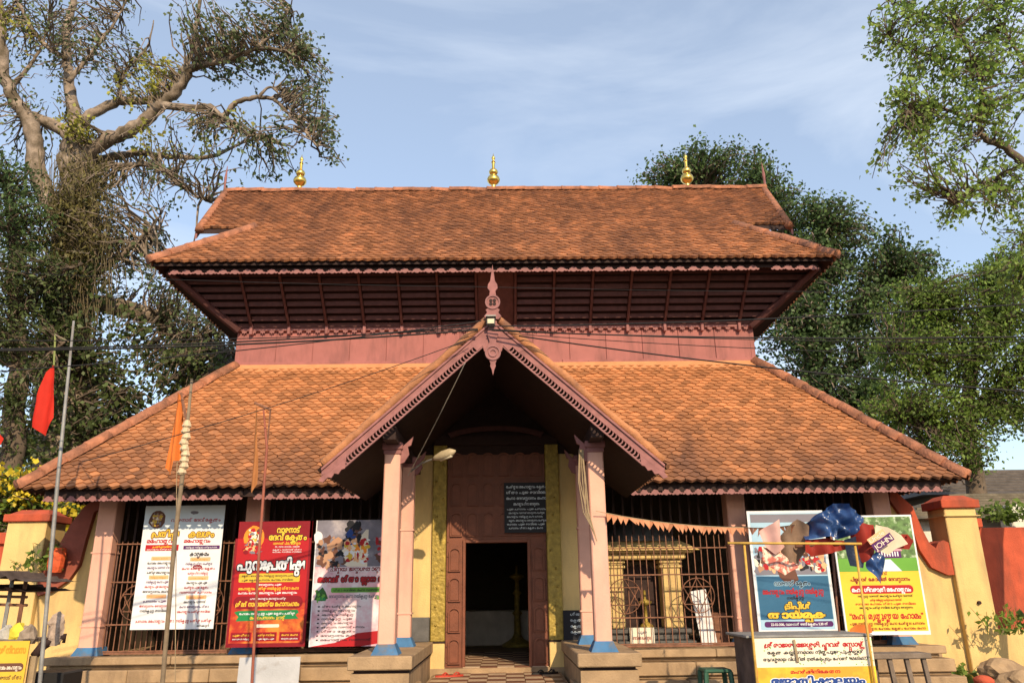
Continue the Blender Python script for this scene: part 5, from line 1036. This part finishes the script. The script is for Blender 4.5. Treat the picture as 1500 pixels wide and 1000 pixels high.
for px, py, rx, ry, tips in ((98, 640, 34, 60, 170), (90, 700, 34, 40, 90), (110, 440, 60, 50, 190), (160, 500, 60, 45, 170), (215, 560, 75, 40, 190), (255, 590, 60, 35, 130), (180, 620, 55, 45, 190), (40, 520, 30, 30, 40), (280, 545, 50, 30, 90), (120, 520, 50, 50, 120)):
    T.cluster(*ell(px, py, rx, ry, 19.4, 1.6), int(tips*.5), 12, .13, M_LF_IVY, .32, .6, tm=M_BARK2)
T.done()
# ---- dark evergreen behind it at the edge of the frame
bp_ = P(20, 760, 18.2); T = Tree('evergreen_tree', 'dark dense evergreen tree crowding the peepal trunk', (bp_.x, 18.2, 0), M_BARK2)
T.limb([(bp_.x, 18.2, 0)]+Q([(20, 600), (25, 470), (20, 330), (10, 260)], 18.2), .34, .08, 'trunk'); T.limb(Q([(24, 470), (70, 410), (110, 390)], 18.2), .12, .03); T.limb(Q([(22, 520), (-20, 440), (-40, 380)], 18.2), .12, .03); T.limb(Q([(22, 560), (70, 520), (95, 500)], 18.2), .10, .03)
for px, py, rx, ry, tips in ((15, 620, 26, 60, 110), (15, 260, 32, 35, 130), (30, 330, 48, 50, 250), (40, 410, 52, 50, 280), (25, 490, 50, 45, 230), (55, 560, 40, 30, 60), (-10, 420, 50, 90, 120)):
    T.cluster(*ell(px, py, rx, ry, 18.0, 1.3), int(tips*.6), 13, .13, M_LF_DARK if py < 400 else M_LF_IVY, .3, .3, .4)
T.done()
# ---- yellow flowering shrub over the left wall
bp_ = P(60, 760, 16.5); T = Tree('flowering_shrub', 'shrub with masses of yellow flowers above the left wall', (bp_.x, 16.5, 0), M_BARK2); T.o['category'] = 'shrub'
T.limb([(bp_.x, 16.5, 0)]+Q([(60, 850), (65, 760)], 16.5), .12, .05, 'trunk'); T.limb(Q([(62, 800), (30, 730), (20, 700)], 16.5), .05, .02); T.limb(Q([(62, 800), (110, 760), (140, 745)], 16.5), .05, .02)
for px, py, rx, ry, tips in ((40, 720, 45, 28, 100), (110, 760, 45, 30, 110), (15, 750, 30, 40, 60), (100, 800, 40, 30, 70)):
    T.cluster(*ell(px, py, rx, ry, 16.4, .8), tips, 12, .12, M_LF_MID, .25, .2); T.cluster(*ell(px, py-8, rx, ry, 16.2, .8), tips, 6 if py < 790 else 2, .10, M_LF_FLOWER, .2, 0, 1)
T.done()
for (px, py, d, lb, n) in ((70, 812, WD-.3, 'leafy weed growing from the orange pot', 26), (80, 690, 24.0, 'pale green roadside tree far beyond the left wall', 0), (1480, 905, 13.3, 'broad leaved weed sprouting at the foot of the red wall', 20), (1478, 745, 15.5, 'leafy creeper climbing over the red wall top', 60), (1400, 985, 13.2, 'low green weeds along the foot of the yellow wall', 40)):
    if n == 0:
        b_ = P(px, 760, d); T = Tree('pale_tree', lb, (b_.x, d, 0), M_BARK2); T.limb([(b_.x, d, 0)]+Q([(px, 720), (px+2, 660)], d), .2, .06, 'trunk'); T.limb(Q([(px, 720), (px-45, 660)], d), .08, .02)
        T.cluster(*ell(px+10, 660, 45, 28, d, 1.3), 150, 10, .16, M_LF_MID, .3); T.cluster(*ell(px-50, 650, 50, 45, d, 1.3), 120, 7, .14, M_LF_PEEPAL, .3); T.done(); continue
    p = P(px, py, d); t = thing('weed', (p.x, p.y, max(0, p.z-.2)), lb, 'plant'); b = MB(); pos = []
    for k in range(n):
        a = Vector((p.x+random.gauss(0, .16 if n < 50 else .35), p.y+random.gauss(0, .06), max(0, p.z-.25))); e = a+Vector((random.gauss(0, .12), random.gauss(0, .1)-.04, random.uniform(.12, .45))); b.tube([a, a.lerp(e, .5)+Vector((.02, 0, .02)), e], [.006, .005, .003], 4); pos += [a.lerp(e, random.uniform(.4, 1))[:] for _ in range(6)]
    b.build('stem', M_LF_MID, t, kind='stuff'); v, f = leaves(np.array(pos)+RNG.normal(0, .03, (len(pos), 3)), .11, .1, .6); npmesh('foliage', v, f, M_LF_MID, t, 'stuff')
# ---- big dark tree behind the temple
D2 = 29.0; bp_ = P(1200, 760, D2); T = Tree('rain_tree', 'large dark green tree with rounded crown rising behind the temple', (bp_.x, D2, 0), M_BARK)
T.limb([(bp_.x, D2, 0)]+Q([(1200, 640), (1190, 540), (1180, 450)], D2), .7, .35, 'trunk')
for q in ([(1185, 500), (1120, 400), (1060, 320), (1010, 270)], [(1182, 460), (1150, 370), (1110, 290)], [(1182, 450), (1200, 380), (1200, 330)], [(1190, 530), (1260, 450), (1320, 400)], [(1195, 560), (1280, 520), (1350, 470)], [(1195, 600), (1270, 590), (1340, 590)]): T.limb(Q(q, D2, -.3), .25, .05)
for px, py, rx, ry, tips in ((975, 262, 45, 24, 110), (1020, 246, 42, 28, 130), (1075, 255, 52, 34, 170), (1110, 290, 45, 40, 150), (1160, 310, 42, 34, 120), (1205, 330, 48, 42, 170), (1185, 390, 60, 45, 200), (1265, 375, 55, 48, 200), (1230, 440, 75, 55, 280), (1325, 400, 48, 40, 150), (1160, 480, 55, 60, 220), (1230, 530, 75, 60, 290), (1300, 470, 60, 55, 200), (1200, 590, 75, 45, 220), (1300, 600, 60, 55, 200), (1370, 470, 45, 60, 130)):
    T.cluster(*ell(px, py, rx, ry, D2-1.2, 2.0), int(tips*.8), 20, .14, M_LF_DARK, .40, .3, .7, .014)
T.done()
# ---- lighter tree to the right, in front of it
D3 = 19.5; bp_ = P(1425, 760, D3); T = Tree('neem_tree', 'yellow green tree with visible branches behind the right wall', (bp_.x, D3, 0), M_BARK2)
T.limb([(bp_.x, D3, 0)]+Q([(1425, 690), (1415, 620), (1425, 540), (1445, 460), (1460, 400)], D3), .3, .07, 'trunk')
for q in ([(1418, 610), (1370, 560), (1330, 520), (1300, 510)], [(1425, 540), (1380, 480), (1350, 440)], [(1435, 500), (1480, 450), (1520, 420)], [(1420, 600), (1470, 560), (1520, 540)], [(1418, 640), (1360, 620), (1320, 610)]): T.limb(Q(q, D3, -.2), .09, .015)
for px, py, rx, ry, tips in ((1345, 445, 62, 38, 170), (1420, 440, 60, 45, 170), (1340, 520, 66, 40, 180), (1420, 520, 66, 48, 180), (1480, 460, 45, 70, 150), (1330, 590, 70, 38, 160), (1400, 610, 60, 45, 160), (1470, 580, 45, 60, 110), (1370, 660, 50, 24, 90), (1420, 665, 36, 24, 50), (1490, 380, 30, 36, 70), (1510, 500, 40, 70, 130), (1500, 600, 36, 50, 90), (1450, 400, 40, 22, 60), (1460, 500, 50, 50, 110)):
    T.cluster(*ell(px, py, rx, ry, D3-.6, 1.2), int(tips*.95), 17, .095, M_LF_MID, .27, .5, .6, .010)
T.done()
# ---- near tree reaching into the frame at the top right
D4 = 11.5; bp_ = P(1660, 760, D4); T = Tree('roadside_tree', 'near roadside tree with sunlit yellow green leaves reaching over the sky', (bp_.x, D4, 0), M_BARK2)
T.limb([(bp_.x, D4, 0)]+Q([(1660, 800), (1640, 500), (1600, 330), (1580, 200), (1560, 60), (1540, -60)], D4), .28, .10, 'trunk')
for q, r in (([(1600, 330), (1540, 270), (1500, 240), (1470, 215), (1442, 203), (1436, 180), (1440, 140), (1425, 90), (1400, 40)], .10), ([(1500, 240), (1470, 255), (1440, 268), (1415, 285), (1400, 300)], .035), ([(1436, 180), (1400, 165), (1360, 155), (1335, 165)], .035), ([(1425, 90), (1380, 85), (1330, 70), (1300, 50)], .03), ([(1580, 200), (1520, 120), (1480, 60), (1450, 0)], .07), ([(1560, 60), (1500, 20), (1440, -20)], .05), ([(1600, 330), (1540, 360), (1500, 400)], .06), ([(1400, 40), (1350, 20), (1300, 0)], .025)): T.limb(Q(q, D4-.1, -.04), r, .01)
for px, py, rx, ry, tips in ((1298, 45, 32, 32, 60), (1340, 30, 40, 32, 70), (1400, 30, 50, 40, 110), (1460, 30, 45, 40, 110), (1350, 90, 50, 34, 95), (1420, 100, 50, 40, 120), (1480, 110, 40, 50, 110), (1330, 150, 46, 30, 80), (1395, 165, 50, 34, 100), (1460, 170, 40, 36, 80), (1325, 195, 40, 26, 60), (1310, 240, 32, 20, 42), (1375, 215, 36, 26, 55), (1365, 265, 30, 22, 36), (1410, 300, 34, 24, 44), (1385, 318, 20, 14, 14), (1465, 270, 34, 26, 40), (1490, 330, 28, 34, 54), (1500, 300, 26, 30, 40), (1490, 430, 24, 36, 40), (1485, 390, 24, 24, 36), (1470, 225, 30, 24, 30)):
    T.cluster(*ell(px, py, rx, ry, D4-.2, .75), int(tips*.66), 10, .074, M_LF_NEAR, .14, .6, .8, .006)
T.done()
